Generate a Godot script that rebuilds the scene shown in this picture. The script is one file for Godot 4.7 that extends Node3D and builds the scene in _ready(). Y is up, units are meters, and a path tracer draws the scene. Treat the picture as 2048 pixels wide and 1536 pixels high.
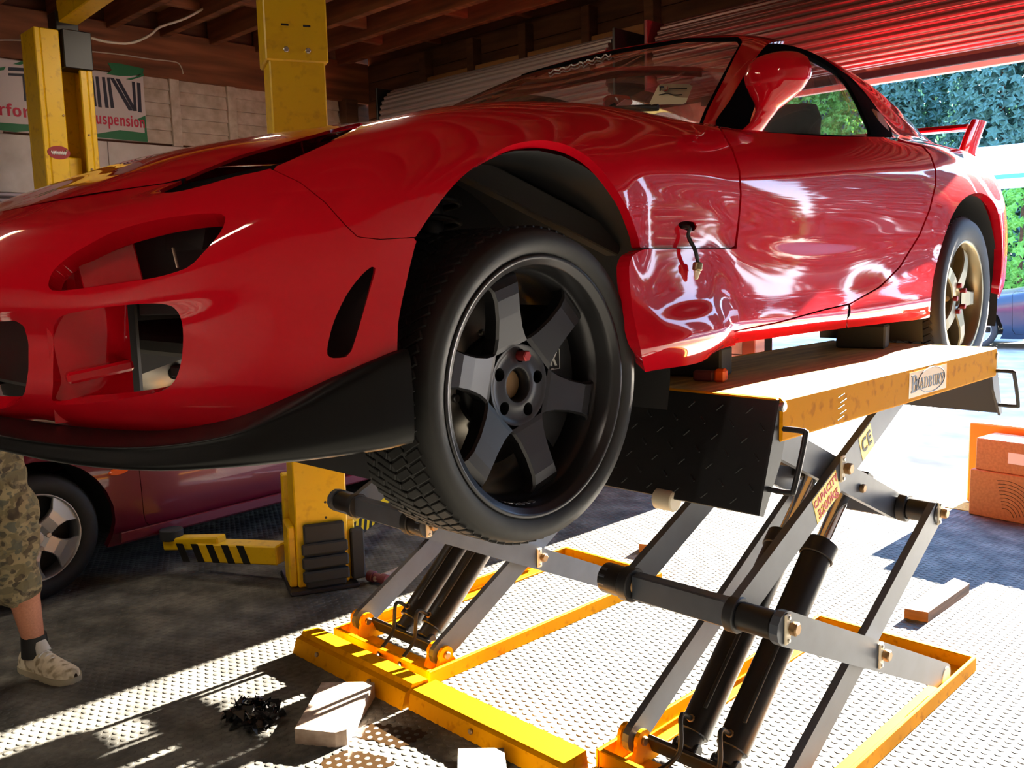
extends Node3D
# A red sports coupe on a scissor lift in a timber workshop, seen from its front left corner.
# World: x runs towards the car's tail, y up, z towards the car's left side; metres.
const EYE := Vector3(-1.2224, 1.4345, 1.9535)
const FOCAL := 1820.85
var eye_r := Vector3.RIGHT
var eye_u := Vector3.UP
var eye_d := Vector3.FORWARD
var mats := {}
var names := {}

# ---------- camera helpers: a pixel gives a direction only ----------
func aim() -> void:
	var yaw := 0.7878
	var pitch := -0.1304
	var roll := -0.0242
	eye_d = Vector3(cos(yaw) * cos(pitch), sin(pitch), -sin(yaw) * cos(pitch))
	var r := eye_d.cross(Vector3.UP).normalized()
	var u := r.cross(eye_d)
	eye_r = r * cos(roll) + u * sin(roll)
	eye_u = u * cos(roll) - r * sin(roll)
func ray(p: Vector2) -> Vector3:
	return (eye_d * FOCAL + eye_r * (p.x - 1024.0) - eye_u * (p.y - 768.0)).normalized()
func on_axis(p: Vector2, axis: int, at: float) -> Vector3:
	var v := ray(p)
	return EYE + v * ((at - EYE[axis]) / v[axis])
func pix(w: Vector3) -> Vector2:
	var q := w - EYE
	var z := maxf(q.dot(eye_d), 0.05)
	return Vector2(1024.0 + FOCAL * q.dot(eye_r) / z, 768.0 - FOCAL * q.dot(eye_u) / z)

# ---------- objects ----------
func numbered(called: String) -> String:
	if not names.has(called):
		names[called] = 0
		return called
	names[called] += 1
	return "%s_%03d" % [called, names[called]]
func thing(called: String, label: String, category: String, at := Vector3.ZERO, group := "", turn := 0.0) -> Node3D:
	var o := Node3D.new()
	o.name = numbered(called)
	add_child(o)
	o.position = at
	o.rotation.y = turn
	o.set_meta("label", label)
	o.set_meta("category", category)
	if group: o.set_meta("group", group)
	return o
func begin(smooth := false) -> SurfaceTool:
	var st := SurfaceTool.new()
	st.begin(Mesh.PRIMITIVE_TRIANGLES)
	st.set_smooth_group(0 if smooth else -1)
	return st
func mesh_of(st: SurfaceTool) -> ArrayMesh:
	st.generate_normals()
	return st.commit()
# a part whose shape is given in the coordinates of the thing's parent
func part(t: Node3D, called: String, st: SurfaceTool, m: Material, label := "", base := Vector3.ZERO) -> MeshInstance3D:
	var o := MeshInstance3D.new()
	o.name = called
	o.mesh = mesh_of(st)
	o.material_override = m
	t.add_child(o, true)
	o.position = base
	if label: o.set_meta("label", label)
	return o
# the same, shape given in world coordinates; t must be unturned (chains of parents are followed)
func wpart(t: Node3D, called: String, st: SurfaceTool, m: Material, label := "") -> MeshInstance3D:
	var off := Vector3.ZERO
	var q: Node = t
	while q is Node3D and q != self:
		off += q.position
		q = q.get_parent()
	return part(t, called, st, m, label, -off)
func single(called: String, st: SurfaceTool, m: Material, label: String, category: String, group := "") -> MeshInstance3D:
	var o := part(self, numbered(called), st, m, label)
	o.set_meta("category", category)
	if group: o.set_meta("group", group)
	return o
func struct(called: String, st: SurfaceTool, m: Material, label: String) -> MeshInstance3D:
	var o := part(self, called, st, m, label)
	o.set_meta("kind", "structure")
	return o

# ---------- shapes (faces given counter-clockwise seen from outside) ----------
func tri(st: SurfaceTool, a: Vector3, b: Vector3, c: Vector3) -> void:
	st.add_vertex(a); st.add_vertex(c); st.add_vertex(b)
func quad(st: SurfaceTool, a: Vector3, b: Vector3, c: Vector3, d: Vector3) -> void:
	tri(st, a, b, c); tri(st, a, c, d)
func box(st: SurfaceTool, x: Transform3D, size: Vector3, bevel := 0.004) -> void:
	var h := size / 2.0
	var b: float = minf(bevel, minf(h.x, minf(h.y, h.z)) * 0.9)
	# each face inset by b, then edges, then corners
	var f := func(ax: int, s: float, u: float, v: float) -> Vector3:
		var p := Vector3.ZERO
		p[ax] = s * h[ax]
		p[(ax + 1) % 3] = u * (h[(ax + 1) % 3] - b)
		p[(ax + 2) % 3] = v * (h[(ax + 2) % 3] - b)
		return x * p
	for ax in 3:
		for s in [-1.0, 1.0]:
			var q := [f.call(ax, s, -1.0, -1.0), f.call(ax, s, 1.0, -1.0), f.call(ax, s, 1.0, 1.0), f.call(ax, s, -1.0, 1.0)]
			if s > 0: quad(st, q[0], q[1], q[2], q[3])
			else: quad(st, q[3], q[2], q[1], q[0])
		var a1 := (ax + 1) % 3
		var a2 := (ax + 2) % 3
		for s1 in [-1.0, 1.0]:
			for s2 in [-1.0, 1.0]:
				var mk := func(along: float, first: bool) -> Vector3:
					var p := Vector3.ZERO
					p[ax] = along * (h[ax] - b)
					p[a1] = s1 * (h[a1] - (0.0 if first else b))
					p[a2] = s2 * (h[a2] - (b if first else 0.0))
					return x * p
				var e := [mk.call(-1.0, true), mk.call(1.0, true), mk.call(1.0, false), mk.call(-1.0, false)]
				if s1 * s2 > 0: quad(st, e[3], e[2], e[1], e[0])
				else: quad(st, e[0], e[1], e[2], e[3])
	for sx in [-1.0, 1.0]:
		for sy in [-1.0, 1.0]:
			for sz in [-1.0, 1.0]:
				var c0 := x * Vector3(sx * h.x, sy * (h.y - b), sz * (h.z - b))
				var c1 := x * Vector3(sx * (h.x - b), sy * h.y, sz * (h.z - b))
				var c2 := x * Vector3(sx * (h.x - b), sy * (h.y - b), sz * h.z)
				if sx * sy * sz > 0: tri(st, c0, c1, c2)
				else: tri(st, c0, c2, c1)
# a box from one corner to the other
func bx(st: SurfaceTool, a: Vector3, b: Vector3, bevel := 0.004) -> void:
	box(st, Transform3D(Basis(), (a + b) / 2.0), (b - a).abs(), bevel)
func frame_of(d: Vector3, up := Vector3.UP) -> Basis:
	var z := d.normalized()
	var u := up if absf(z.dot(up.normalized())) < 0.99 else Vector3.RIGHT
	var xx := u.cross(z).normalized()
	return Basis(xx, z.cross(xx), z)
# a bar from a to b, w across (along «side»), t the other way
func bar(st: SurfaceTool, a: Vector3, b: Vector3, w: float, t: float, up := Vector3.UP, bevel := 0.003) -> void:
	box(st, Transform3D(frame_of(b - a, up), (a + b) / 2.0), Vector3(w, t, a.distance_to(b)), bevel)
func tube(st: SurfaceTool, pts: Array, r: float, seg := 12, r_end := -1.0, caps := true) -> void:
	var rings := []
	var up := Vector3.UP
	for i in pts.size():
		var d: Vector3 = (pts[mini(i + 1, pts.size() - 1)] - pts[maxi(i - 1, 0)]).normalized()
		var fb := frame_of(d, up)
		up = fb.y
		var rr: float = r if r_end < 0 else lerpf(r, r_end, float(i) / (pts.size() - 1))
		var ring := []
		for k in seg:
			var a := TAU * k / seg
			ring.append(pts[i] + (fb.x * cos(a) + fb.y * sin(a)) * rr)
		rings.append(ring)
	skin(st, rings)
	if caps:
		cap(st, rings[0], true)
		cap(st, rings[-1], false)
func skin(st: SurfaceTool, rings: Array, shut := false) -> void:
	var n: int = rings[0].size()
	for i in (rings.size() if shut else rings.size() - 1):
		var a: Array = rings[i]
		var b: Array = rings[(i + 1) % rings.size()]
		for k in n:
			var k2 := (k + 1) % n
			quad(st, a[k], a[k2], b[k2], b[k])
func cap(st: SurfaceTool, ring: Array, flip: bool) -> void:
	var c := Vector3.ZERO
	for p in ring: c += p
	c /= ring.size()
	st.set_smooth_group(-1)
	for k in ring.size():
		var k2 := (k + 1) % ring.size()
		if flip: tri(st, c, ring[k2], ring[k])
		else: tri(st, c, ring[k], ring[k2])
	st.set_smooth_group(0)
func cyl(st: SurfaceTool, a: Vector3, b: Vector3, r: float, seg := 18, r2 := -1.0) -> void:
	st.set_smooth_group(0)
	var d := (b - a).normalized()
	var e: float = minf(0.003, r * 0.2)
	var rb: float = r if r2 < 0 else r2
	var fb := frame_of(d)
	var rings := []
	for q in [[a, r - e], [a + d * e, r], [b - d * e, rb], [b, rb - e]]:
		var ring := []
		for k in seg:
			var an := TAU * k / seg
			ring.append(q[0] + (fb.x * cos(an) + fb.y * sin(an)) * q[1])
		rings.append(ring)
	for i in 3:
		st.set_smooth_group(i)
		skin(st, [rings[i], rings[i + 1]])
	cap(st, rings[0], true)
	cap(st, rings[3], false)
# profile of (radius, along) turned about the local z axis of x
func lathe(st: SurfaceTool, x: Transform3D, prof: Array, seg := 48, smooth := true) -> void:
	for i in prof.size() - 1:
		if prof[i].is_equal_approx(prof[i + 1]): continue
		for k in seg:
			var a0 := TAU * k / seg
			var a1 := TAU * (k + 1) / seg
			var p0: Vector2 = prof[i]
			var p1: Vector2 = prof[i + 1]
			quad(st, x * Vector3(p0.x * cos(a0), p0.x * sin(a0), p0.y), x * Vector3(p0.x * cos(a1), p0.x * sin(a1), p0.y),
				x * Vector3(p1.x * cos(a1), p1.x * sin(a1), p1.y), x * Vector3(p1.x * cos(a0), p1.x * sin(a0), p1.y))
# flat outline in the local xy plane of x, from z=0 to z=depth
func prism(st: SurfaceTool, x: Transform3D, poly: PackedVector2Array, depth: float) -> void:
	var p := poly
	if Geometry2D.is_polygon_clockwise(p): p.reverse()
	var t := Geometry2D.triangulate_polygon(p)
	for i in range(0, t.size(), 3):
		var a := p[t[i]]
		var b := p[t[i + 1]]
		var c := p[t[i + 2]]
		if (b - a).cross(c - a) < 0.0:
			var k := b
			b = c
			c = k
		tri(st, x * Vector3(a.x, a.y, depth), x * Vector3(b.x, b.y, depth), x * Vector3(c.x, c.y, depth))
		tri(st, x * Vector3(a.x, a.y, 0), x * Vector3(c.x, c.y, 0), x * Vector3(b.x, b.y, 0))
	for i in p.size():
		var a := p[i]
		var b := p[(i + 1) % p.size()]
		quad(st, x * Vector3(a.x, a.y, 0), x * Vector3(b.x, b.y, 0), x * Vector3(b.x, b.y, depth), x * Vector3(a.x, a.y, depth))
func T(o: Vector3, b := Basis()) -> Transform3D:
	return Transform3D(b, o)
func catmull(p: Array, t: float) -> Variant:
	var n := p.size() - 1
	var i := clampi(int(floor(t)), 0, n - 1)
	var f := t - i
	var p1 = p[i]
	var p2 = p[i + 1]
	var p0 = p[i - 1] if i > 0 else p1 * 2.0 - p2
	var p3 = p[i + 2] if i + 2 <= n else p2 * 2.0 - p1
	return (p1 * 2.0 + (p2 - p0) * f + (p0 * 2.0 - p1 * 5.0 + p2 * 4.0 - p3) * f * f + (p1 * 3.0 - p0 - p2 * 3.0 + p3) * f * f * f) * 0.5
func rounded(p: Array, per := 6, shut := false) -> Array:
	var q := p.duplicate()
	if shut:
		q = [p[-1]] + p + [p[0], p[1]]
	var out := []
	var first := 1 if shut else 0
	var last := p.size() + 1 if shut else p.size() - 1
	for i in range(first, last):
		for k in per: out.append(catmull(q, i + float(k) / per))
	if not shut: out.append(p[-1])
	return out

# ---------- materials ----------
func noise_tex(seed_: int, freq: float, lo: Color, hi: Color, kind := FastNoiseLite.TYPE_SIMPLEX_SMOOTH, octaves := 4, size := 512, mid := -1.0) -> NoiseTexture2D:
	var n := FastNoiseLite.new()
	n.seed = seed_
	n.noise_type = kind
	n.frequency = freq
	n.fractal_octaves = octaves
	var t := NoiseTexture2D.new()
	t.width = size
	t.height = size
	t.seamless = true
	t.noise = n
	var g := Gradient.new()
	g.set_color(0, lo)
	g.set_color(1, hi)
	if mid > 0.0:
		g.set_offset(0, mid - 0.12)
		g.set_offset(1, mid + 0.12)
	t.color_ramp = g
	return t
func mat(key: String, c: Color, rough := 0.6, metal := 0.0, tex: Texture2D = null, scale := 1.0) -> StandardMaterial3D:
	if mats.has(key): return mats[key]
	var m := StandardMaterial3D.new()
	m.albedo_color = c
	m.roughness = rough
	m.metallic = metal
	m.metallic_specular = 0.5
	if tex:
		m.albedo_texture = tex
		m.uv1_triplanar = true
		m.uv1_world_triplanar = true
		m.uv1_scale = Vector3.ONE * scale
	mats[key] = m
	return m
func rgb(r: int, g: int, b: int) -> Color:
	return Color(r / 255.0, g / 255.0, b / 255.0)

func make_materials() -> void:
	var paint := mat("red", rgb(186, 9, 28), 0.28)
	paint.clearcoat_enabled = true
	paint.clearcoat = 1.0
	paint.clearcoat_roughness = 0.03
	paint.metallic_specular = 0.05
	var mar := mat("maroon", rgb(104, 20, 40), 0.3, 0.25)
	mar.clearcoat_enabled = true
	mar.clearcoat = 1.0
	mar.clearcoat_roughness = 0.04
	mat("lip", rgb(14, 14, 15), 0.32).metallic_specular = 0.3
	mat("rubber", rgb(30, 30, 31), 0.62, 0.0, noise_tex(3, 0.02, Color(0.75, 0.75, 0.75), Color(1, 1, 1)), 3.0)
	mat("rubber_block", rgb(42, 44, 46), 0.8)
	mat("wheel", rgb(62, 62, 65), 0.3, 0.75)
	mat("gold", rgb(150, 135, 105), 0.35, 0.8)
	mat("silver", rgb(188, 190, 192), 0.3, 0.7)
	mat("disc", rgb(150, 145, 138), 0.35, 0.9)
	mat("black", rgb(24, 24, 25), 0.5)
	mat("liner", rgb(42, 42, 44), 0.7)
	mat("underseal", rgb(70, 67, 64), 0.8)
	mat("radiator", rgb(50, 50, 52), 0.6, 0.3)
	mat("cloth", rgb(60, 58, 60), 0.9)
	mat("trim", rgb(14, 14, 16), 0.5).metallic_specular = 0.02
	mat("steel", rgb(185, 184, 180), 0.3, 0.95)
	mat("chrome", rgb(225, 226, 228), 0.07, 1.0)
	mat("bolt", rgb(150, 120, 85), 0.45, 0.8)
	mat("lift_grey", rgb(78, 86, 101), 0.42, 0.0, noise_tex(5, 0.012, Color(0.86, 0.86, 0.86), Color(1, 1, 1)), 1.2)
	mat("lift_dark", rgb(38, 40, 46), 0.45, 0.0, noise_tex(6, 0.02, Color(0.8, 0.8, 0.8), Color(1, 1, 1)), 2.0)
	mat("lift_black", rgb(20, 20, 22), 0.4)
	mat("lift_yellow", rgb(222, 148, 0), 0.6, 0.0, noise_tex(7, 0.03, Color(0.86, 0.8, 0.72), Color(1, 1, 1), FastNoiseLite.TYPE_SIMPLEX_SMOOTH, 5, 512, 0.24), 1.1)
	mat("post_yellow", rgb(230, 188, 0), 0.4, 0.0, noise_tex(8, 0.03, Color(0.88, 0.83, 0.74), Color(1, 1, 1), FastNoiseLite.TYPE_SIMPLEX_SMOOTH, 5, 512, 0.22), 0.9)
	mats.lift_yellow.metallic_specular = 0.12
	mat("black_stripe", rgb(20, 18, 14), 0.5)
	mat("plate", rgb(30, 31, 34), 0.4, 0.2)
	mat("nylon", rgb(226, 214, 190), 0.5)
	mat("timber", rgb(150, 92, 58), 0.75, 0.0, wood_tex(11), 0.55)
	mat("timber_dark", rgb(112, 72, 48), 0.8, 0.0, wood_tex(12), 0.5)
	mat("board", rgb(168, 118, 74), 0.8, 0.0, wood_tex(13), 0.6)
	mat("white_board", rgb(214, 203, 190), 0.62, 0.0, noise_tex(14, 0.02, Color(0.78, 0.75, 0.7), Color(1, 1, 1)), 0.8)
	mat("white_panel", rgb(216, 210, 204), 0.55, 0.0, noise_tex(15, 0.015, Color(0.86, 0.85, 0.83), Color(1, 1, 1)), 0.6)
	mat("plinth_wood", rgb(206, 186, 170), 0.8, 0.0, noise_tex(16, 0.02, Color(0.72, 0.68, 0.64), Color(1, 1, 1)), 1.6)
	mat("old_wood", rgb(196, 188, 172), 0.8, 0.0, wood_tex(17), 2.0)
	mat("brown_wood", rgb(124, 88, 62), 0.8, 0.0, wood_tex(18), 2.2)
	mat("cardboard", rgb(190, 142, 92), 0.8, 0.0, noise_tex(19, 0.05, Color(0.85, 0.84, 0.82), Color(1, 1, 1)), 2.0)
	mat("shutter_red", rgb(118, 88, 86), 0.3, 0.55)
	mat("shutter_silver", rgb(160, 150, 150), 0.38, 0.5)
	mat("mat_floor", rgb(112, 112, 109), 0.72, 0.0, floor_tex(21), 0.35)
	mat("concrete", rgb(176, 172, 162), 0.85, 0.0, noise_tex(22, 0.01, Color(0.75, 0.74, 0.72), Color(1, 1, 1)), 0.4)
	mat("line_yellow", rgb(214, 190, 60), 0.7, 0.0, noise_tex(23, 0.05, Color(0.7, 0.7, 0.65), Color(1, 1, 1)), 2.0)
	mat("white", rgb(235, 235, 232), 0.5)
	mat("teal", rgb(70, 170, 165), 0.5)
	mat("orange", rgb(236, 92, 20), 0.25)
	mat("blue_car", rgb(30, 44, 66), 0.2)
	mat("oil", rgb(46, 33, 20), 0.12)
	mat("rag", rgb(36, 34, 34), 0.9)
	mat("bracket_red", rgb(104, 44, 50), 0.5)
	mat("cable", rgb(200, 190, 170), 0.5)
	var g := mat("glass", Color(0.55, 0.6, 0.58, 0.18), 0.0)
	g.transparency = BaseMaterial3D.TRANSPARENCY_ALPHA
	g.metallic_specular = 0.6
	var g2 := mat("screen_glass", Color(0.30, 0.30, 0.28, 0.42), 0.0)
	g2.transparency = BaseMaterial3D.TRANSPARENCY_ALPHA
	g2.metallic_specular = 0.75
func wood_tex(seed_: int) -> ImageTexture:
	var n := FastNoiseLite.new()
	n.seed = seed_
	n.frequency = 0.02
	n.fractal_octaves = 4
	var im := Image.create(256, 256, false, Image.FORMAT_RGB8)
	for y in 256:
		for x in 256:
			# grain along x; wraps by blending two shifted fields
			var fx := x / 256.0
			var a := n.get_noise_2d(x * 0.35, y * 4.0)
			var b := n.get_noise_2d((x - 256) * 0.35, y * 4.0)
			var v := lerpf(a, b, fx)
			var w := n.get_noise_2d(x * 0.1 + 900.0, y * 0.7) * (1.0 - fx) + n.get_noise_2d((x - 256) * 0.1 + 900.0, y * 0.7) * fx
			var t := clampf(0.83 + v * 0.32 + w * 0.28, 0.4, 1.0)
			im.set_pixel(x, y, Color(t, t * (0.94 + 0.06 * t), t * (0.86 + 0.14 * t)))
	return ImageTexture.create_from_image(im)
func floor_tex(seed_: int) -> ImageTexture:
	var n := FastNoiseLite.new()
	n.seed = seed_
	n.fractal_octaves = 5
	n.frequency = 0.012
	var s := 1024
	var im := Image.create(s, s, false, Image.FORMAT_RGB8)
	for y in s:
		for x in s:
			var ex := smoothstep(0.0, 1.0, clampf((x - (s - 128)) / 128.0, 0, 1))
			var v := lerpf(n.get_noise_2d(x, y), n.get_noise_2d(x - s, y), ex)
			var d := lerpf(n.get_noise_2d(x * 5.0 + 4000.0, y * 5.0), n.get_noise_2d((x - s) * 5.0 + 4000.0, y * 5.0), ex)
			var t := clampf(0.74 + v * 0.42 + d * 0.16, 0.34, 1.0)
			im.set_pixel(x, y, Color(t, t * 0.985, t * 0.95))
	return ImageTexture.create_from_image(im)
# ---------- the workshop ----------
const WALL_Z := -5.36
const DOOR_X := 4.2
const JAMB_Z := -1.13
const JAMB_R := 3.1
const FRONT_X := -4.4
const RIGHT_Z := 4.3
const ROOF_Y := 3.3
func build_room() -> void:
	var rng := RandomNumberGenerator.new()
	rng.seed = 5
	# floor
	var st := begin()
	bx(st, Vector3(FRONT_X, -0.12, WALL_Z), Vector3(DOOR_X + 0.1, 0, RIGHT_Z), 0.001)
	var floor_ := struct("floor", st, mats.mat_floor, "grey rubber floor matting with round raised studs")
	# raised studs of the matting
	st = begin(true)
	var prof := [Vector2(0.0125, 0.0), Vector2(0.0108, 0.0012), Vector2(0.0085, 0.0016), Vector2(0.0, 0.0017)]
	lathe(st, T(Vector3.ZERO, Basis(Vector3.RIGHT, -PI / 2)), prof, 9)
	var mm := MultiMesh.new()
	mm.transform_format = MultiMesh.TRANSFORM_3D
	mm.mesh = mesh_of(st)
	var spots := []
	var pitch := 0.031
	var nx := int((4.15 + 1.3) / pitch)
	var nz := int((2.4 + 4.4) / pitch)
	for i in nx:
		for k in nz:
			var p := Vector3(-1.3 + (i + 0.5 * (k % 2)) * pitch, 0, -4.4 + k * pitch)
			var q := pix(p)
			if q.x < -300 or q.x > 2350 or q.y < 700 or q.y > 1900: continue
			spots.append(p)
	mm.instance_count = spots.size()
	for i in spots.size(): mm.set_instance_transform(i, Transform3D(Basis(), spots[i]))
	var mi := MultiMeshInstance3D.new()
	mi.name = "floor_studs"
	mi.multimesh = mm
	mi.material_override = mats.mat_floor
	mi.set_meta("kind", "stuff")
	mi.set_meta("label", "round studs of the rubber floor matting")
	floor_.add_child(mi)
	# apron outside the door
	st = begin()
	bx(st, Vector3(DOOR_X + 0.1, -0.12, -40), Vector3(60, -0.005, 40), 0.001)
	struct("ground", st, mats.concrete, "pale sunlit concrete yard outside the open door")
	st = begin()
	bx(st, Vector3(DOOR_X - 0.12, 0.0, JAMB_Z), Vector3(DOOR_X + 0.06, 0.004, JAMB_R), 0.001)
	struct("trim_1", st, mats.line_yellow, "worn yellow line painted across the door threshold")

	# left wall: lower white sheets, weatherboards, timber plate
	st = begin()
	bx(st, Vector3(FRONT_X, 0, WALL_Z - 0.15), Vector3(DOOR_X + 0.1, ROOF_Y + 0.2, WALL_Z - 0.03), 0.001)
	var wl := struct("wall_left", st, mats.timber_dark, "boarded side wall with white sheets, weatherboards and a timber plate")
	var x := FRONT_X
	var k := 0
	while x < DOOR_X:
		var x2 := minf(x + 1.22, DOOR_X)
		st = begin()
		bx(st, Vector3(x + 0.002, 0.02, WALL_Z - 0.03), Vector3(x2 - 0.002, 2.455, WALL_Z), 0.002)
		part(wl, "wall_sheet", st, mats.white_panel)
		x = x2
	for seg in [[FRONT_X, -0.55], [-0.51, 0.9], [0.94, 2.245], [2.285, 2.745], [2.785, 3.345], [3.385, 3.86]]:
		for j in 5:
			st = begin()
			var y0 := 2.47 + j * 0.106
			var b := Basis(Vector3.RIGHT, -0.2)
			box(st, T(Vector3((seg[0] + seg[1]) / 2.0, y0 + 0.055, WALL_Z - 0.008), b), Vector3(seg[1] - seg[0], 0.112, 0.012), 0.001)
			part(wl, "weatherboard", st, mats.white_board)
	for xb in [-0.53, 0.92, 2.265, 2.765, 3.365]:
		st = begin()
		bx(st, Vector3(xb - 0.04, 2.455, WALL_Z - 0.02), Vector3(xb + 0.04, 3.0, WALL_Z + 0.022))
		part(wl, "batten", st, mats.white_board)
	st = begin()
	bx(st, Vector3(FRONT_X, 2.985, WALL_Z - 0.03), Vector3(DOOR_X, ROOF_Y + 0.05, WALL_Z + 0.03), 0.006)
	part(wl, "wall_plate", st, mats.timber)
	st = begin()
	bx(st, Vector3(3.88, 0, WALL_Z - 0.02), Vector3(4.02, 3.0, WALL_Z + 0.09), 0.006)
	part(wl, "corner_post", st, mats.timber_dark)

	# back wall with the closed bay and the open doorway
	st = begin()
	bx(st, Vector3(DOOR_X + 0.02, 0, WALL_Z), Vector3(DOOR_X + 0.12, 2.5, JAMB_Z), 0.001)
	bx(st, Vector3(DOOR_X + 0.02, 2.5, WALL_Z), Vector3(DOOR_X + 0.12, ROOF_Y + 0.2, RIGHT_Z), 0.001)
	bx(st, Vector3(DOOR_X + 0.02, 0, JAMB_R), Vector3(DOOR_X + 0.12, 2.5, RIGHT_Z), 0.001)
	var wb := struct("wall_back", st, mats.timber_dark, "timber framed back wall with boards above the shutters")
	for j in 5:   # boards above the shutters
		st = begin()
		bx(st, Vector3(DOOR_X - 0.0, 2.52 + j * 0.165, WALL_Z), Vector3(DOOR_X + 0.022, 2.68 + j * 0.165, JAMB_R), 0.003)
		part(wb, "board", st, mats.timber_dark)
	for j in 16:  # boards of the closed bay below
		st = begin()
		bx(st, Vector3(DOOR_X + 0.0, 0.02 + j * 0.155, WALL_Z + 0.02), Vector3(DOOR_X + 0.022, 0.17 + j * 0.155, JAMB_Z - 0.09), 0.003)
		part(wb, "board", st, mats.white_board)
	for z in [-4.42, -3.8, -3.2, -2.55, -1.98, -1.2, -0.4, 0.4, 1.2, 2.0, 2.8]:
		st = begin()
		bx(st, Vector3(DOOR_X - 0.1, 2.5, z - 0.04), Vector3(DOOR_X, ROOF_Y, z + 0.04), 0.005)
		part(wb, "stud", st, mats.timber_dark)
	var zs := [-4.42, -3.8, -3.2, -2.55, -1.98]
	for i in 4:
		st = begin()
		bx(st, Vector3(DOOR_X - 0.085, 2.93, zs[i] + 0.045), Vector3(DOOR_X - 0.03, 3.075, zs[i + 1] - 0.045), 0.005)
		part(wb, "nogging", st, mats.board)
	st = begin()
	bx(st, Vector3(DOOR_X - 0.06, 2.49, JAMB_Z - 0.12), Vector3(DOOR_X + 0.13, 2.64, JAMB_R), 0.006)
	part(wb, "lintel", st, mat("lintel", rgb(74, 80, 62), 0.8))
	for z in [JAMB_Z - 0.05, JAMB_R + 0.05]:
		st = begin()
		bx(st, Vector3(DOOR_X - 0.1, 0, z - 0.05), Vector3(DOOR_X + 0.13, 2.49, z + 0.05), 0.006)
		part(wb, "door_post", st, mats.timber)

	# walls out of view
	st = begin()
	bx(st, Vector3(FRONT_X - 0.12, 0, WALL_Z - 0.15), Vector3(FRONT_X, ROOF_Y + 0.2, RIGHT_Z + 0.12), 0.001)
	struct("wall_front", st, mats.white_panel, "white sheeted end wall opposite the open door")
	st = begin()
	bx(st, Vector3(FRONT_X, 0, RIGHT_Z), Vector3(DOOR_X + 0.12, ROOF_Y + 0.2, RIGHT_Z + 0.12), 0.001)
	struct("wall_right", st, mats.white_panel, "white sheeted side wall facing the car's left side")

	# ceiling: deck boards on joists that run across the car, noggings between them
	st = begin()
	bx(st, Vector3(FRONT_X, ROOF_Y + 0.2, WALL_Z - 0.15), Vector3(DOOR_X + 0.12, ROOF_Y + 0.26, RIGHT_Z + 0.12), 0.001)
	var ce := struct("ceiling", st, mats.timber_dark, "timber ceiling deck carried on joists with staggered noggings")
	var xj := FRONT_X + 0.3
	k = 0
	while xj < DOOR_X:
		st = begin()
		bx(st, Vector3(xj - 0.03, ROOF_Y, WALL_Z), Vector3(xj + 0.03, ROOF_Y + 0.2, RIGHT_Z), 0.004)
		part(ce, "joist", st, mats.timber)
		if xj > -0.5:
			for j in 6:
				var z := WALL_Z + 0.7 + j * 1.1 + (0.35 if k % 2 else 0.0)
				st = begin()
				bx(st, Vector3(xj + 0.03, ROOF_Y + 0.06, z - 0.025), Vector3(xj + 0.39, ROOF_Y + 0.195, z + 0.025), 0.004)
				part(ce, "nogging", st, mats.timber)
		xj += 0.42
		k += 1
	for j in 24:
		st = begin()
		var z := WALL_Z + 0.02 + j * 0.3
		bx(st, Vector3(0.0, ROOF_Y + 0.185, z), Vector3(DOOR_X, ROOF_Y + 0.199, minf(z + 0.294, RIGHT_Z)), 0.002)
		part(ce, "deck_board", st, mats.board)

	shutter("roller_shutter", -1.62, 3.35, mats.shutter_red, "ribbed roller shutter with red reflections rolled up above the open doorway")
	shutter("roller_shutter", -4.47, -2.02, mats.shutter_silver, "silver ribbed roller shutter rolled up above the boarded bay")
	banner()

func shutter(called: String, z0: float, z1: float, m: Material, label: String) -> void:
	var t := thing(called, label, "roller shutter", Vector3(3.9, 2.45, (z0 + z1) / 2.0))
	var c := Vector3(3.9, 2.72, 0)
	# three visible turns of ribbed curtain, as one spiral roll
	var st := begin(true)
	var a := []
	var b := []
	for k in 480:
		var an := TAU * k / 480.0
		var ph := fposmod(k / 480.0 * 32.0, 1.0)
		var r := 0.228 + 0.014 * smoothstep(0.0, 0.25, ph) * (1.0 - smoothstep(0.55, 0.8, ph)) + 0.008 * k / 480.0
		a.append(c + Vector3(cos(an) * r, sin(an) * r, z0))
		b.append(c + Vector3(cos(an) * r, sin(an) * r, z1))
	skin(st, [a, b])
	cap(st, a, true)
	cap(st, b, false)
	wpart(t, "curtain_roll", st, m)
	st = begin(true)
	cyl(st, c + Vector3(0, 0, z0 - 0.12), c + Vector3(0, 0, z1 + 0.12), 0.03)
	wpart(t, "axle", st, mats.steel)
	for z in [z0 - 0.07, z1 + 0.07]:
		st = begin()
		bx(st, c + Vector3(-0.22, -0.2, z - 0.012), c + Vector3(0.28, 0.24, z + 0.012))
		wpart(t, "end_bracket", st, mats.bracket_red if m == mats.shutter_red else mats.lift_black)
	# curtain end hanging from the roll to the lintel
	st = begin()
	bx(st, Vector3(3.905 + 0.235, 2.455, z0 + 0.04), Vector3(3.905 + 0.26, 2.74, z1 - 0.04))
	wpart(t, "bottom_rail", st, mats.lift_dark)

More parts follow.
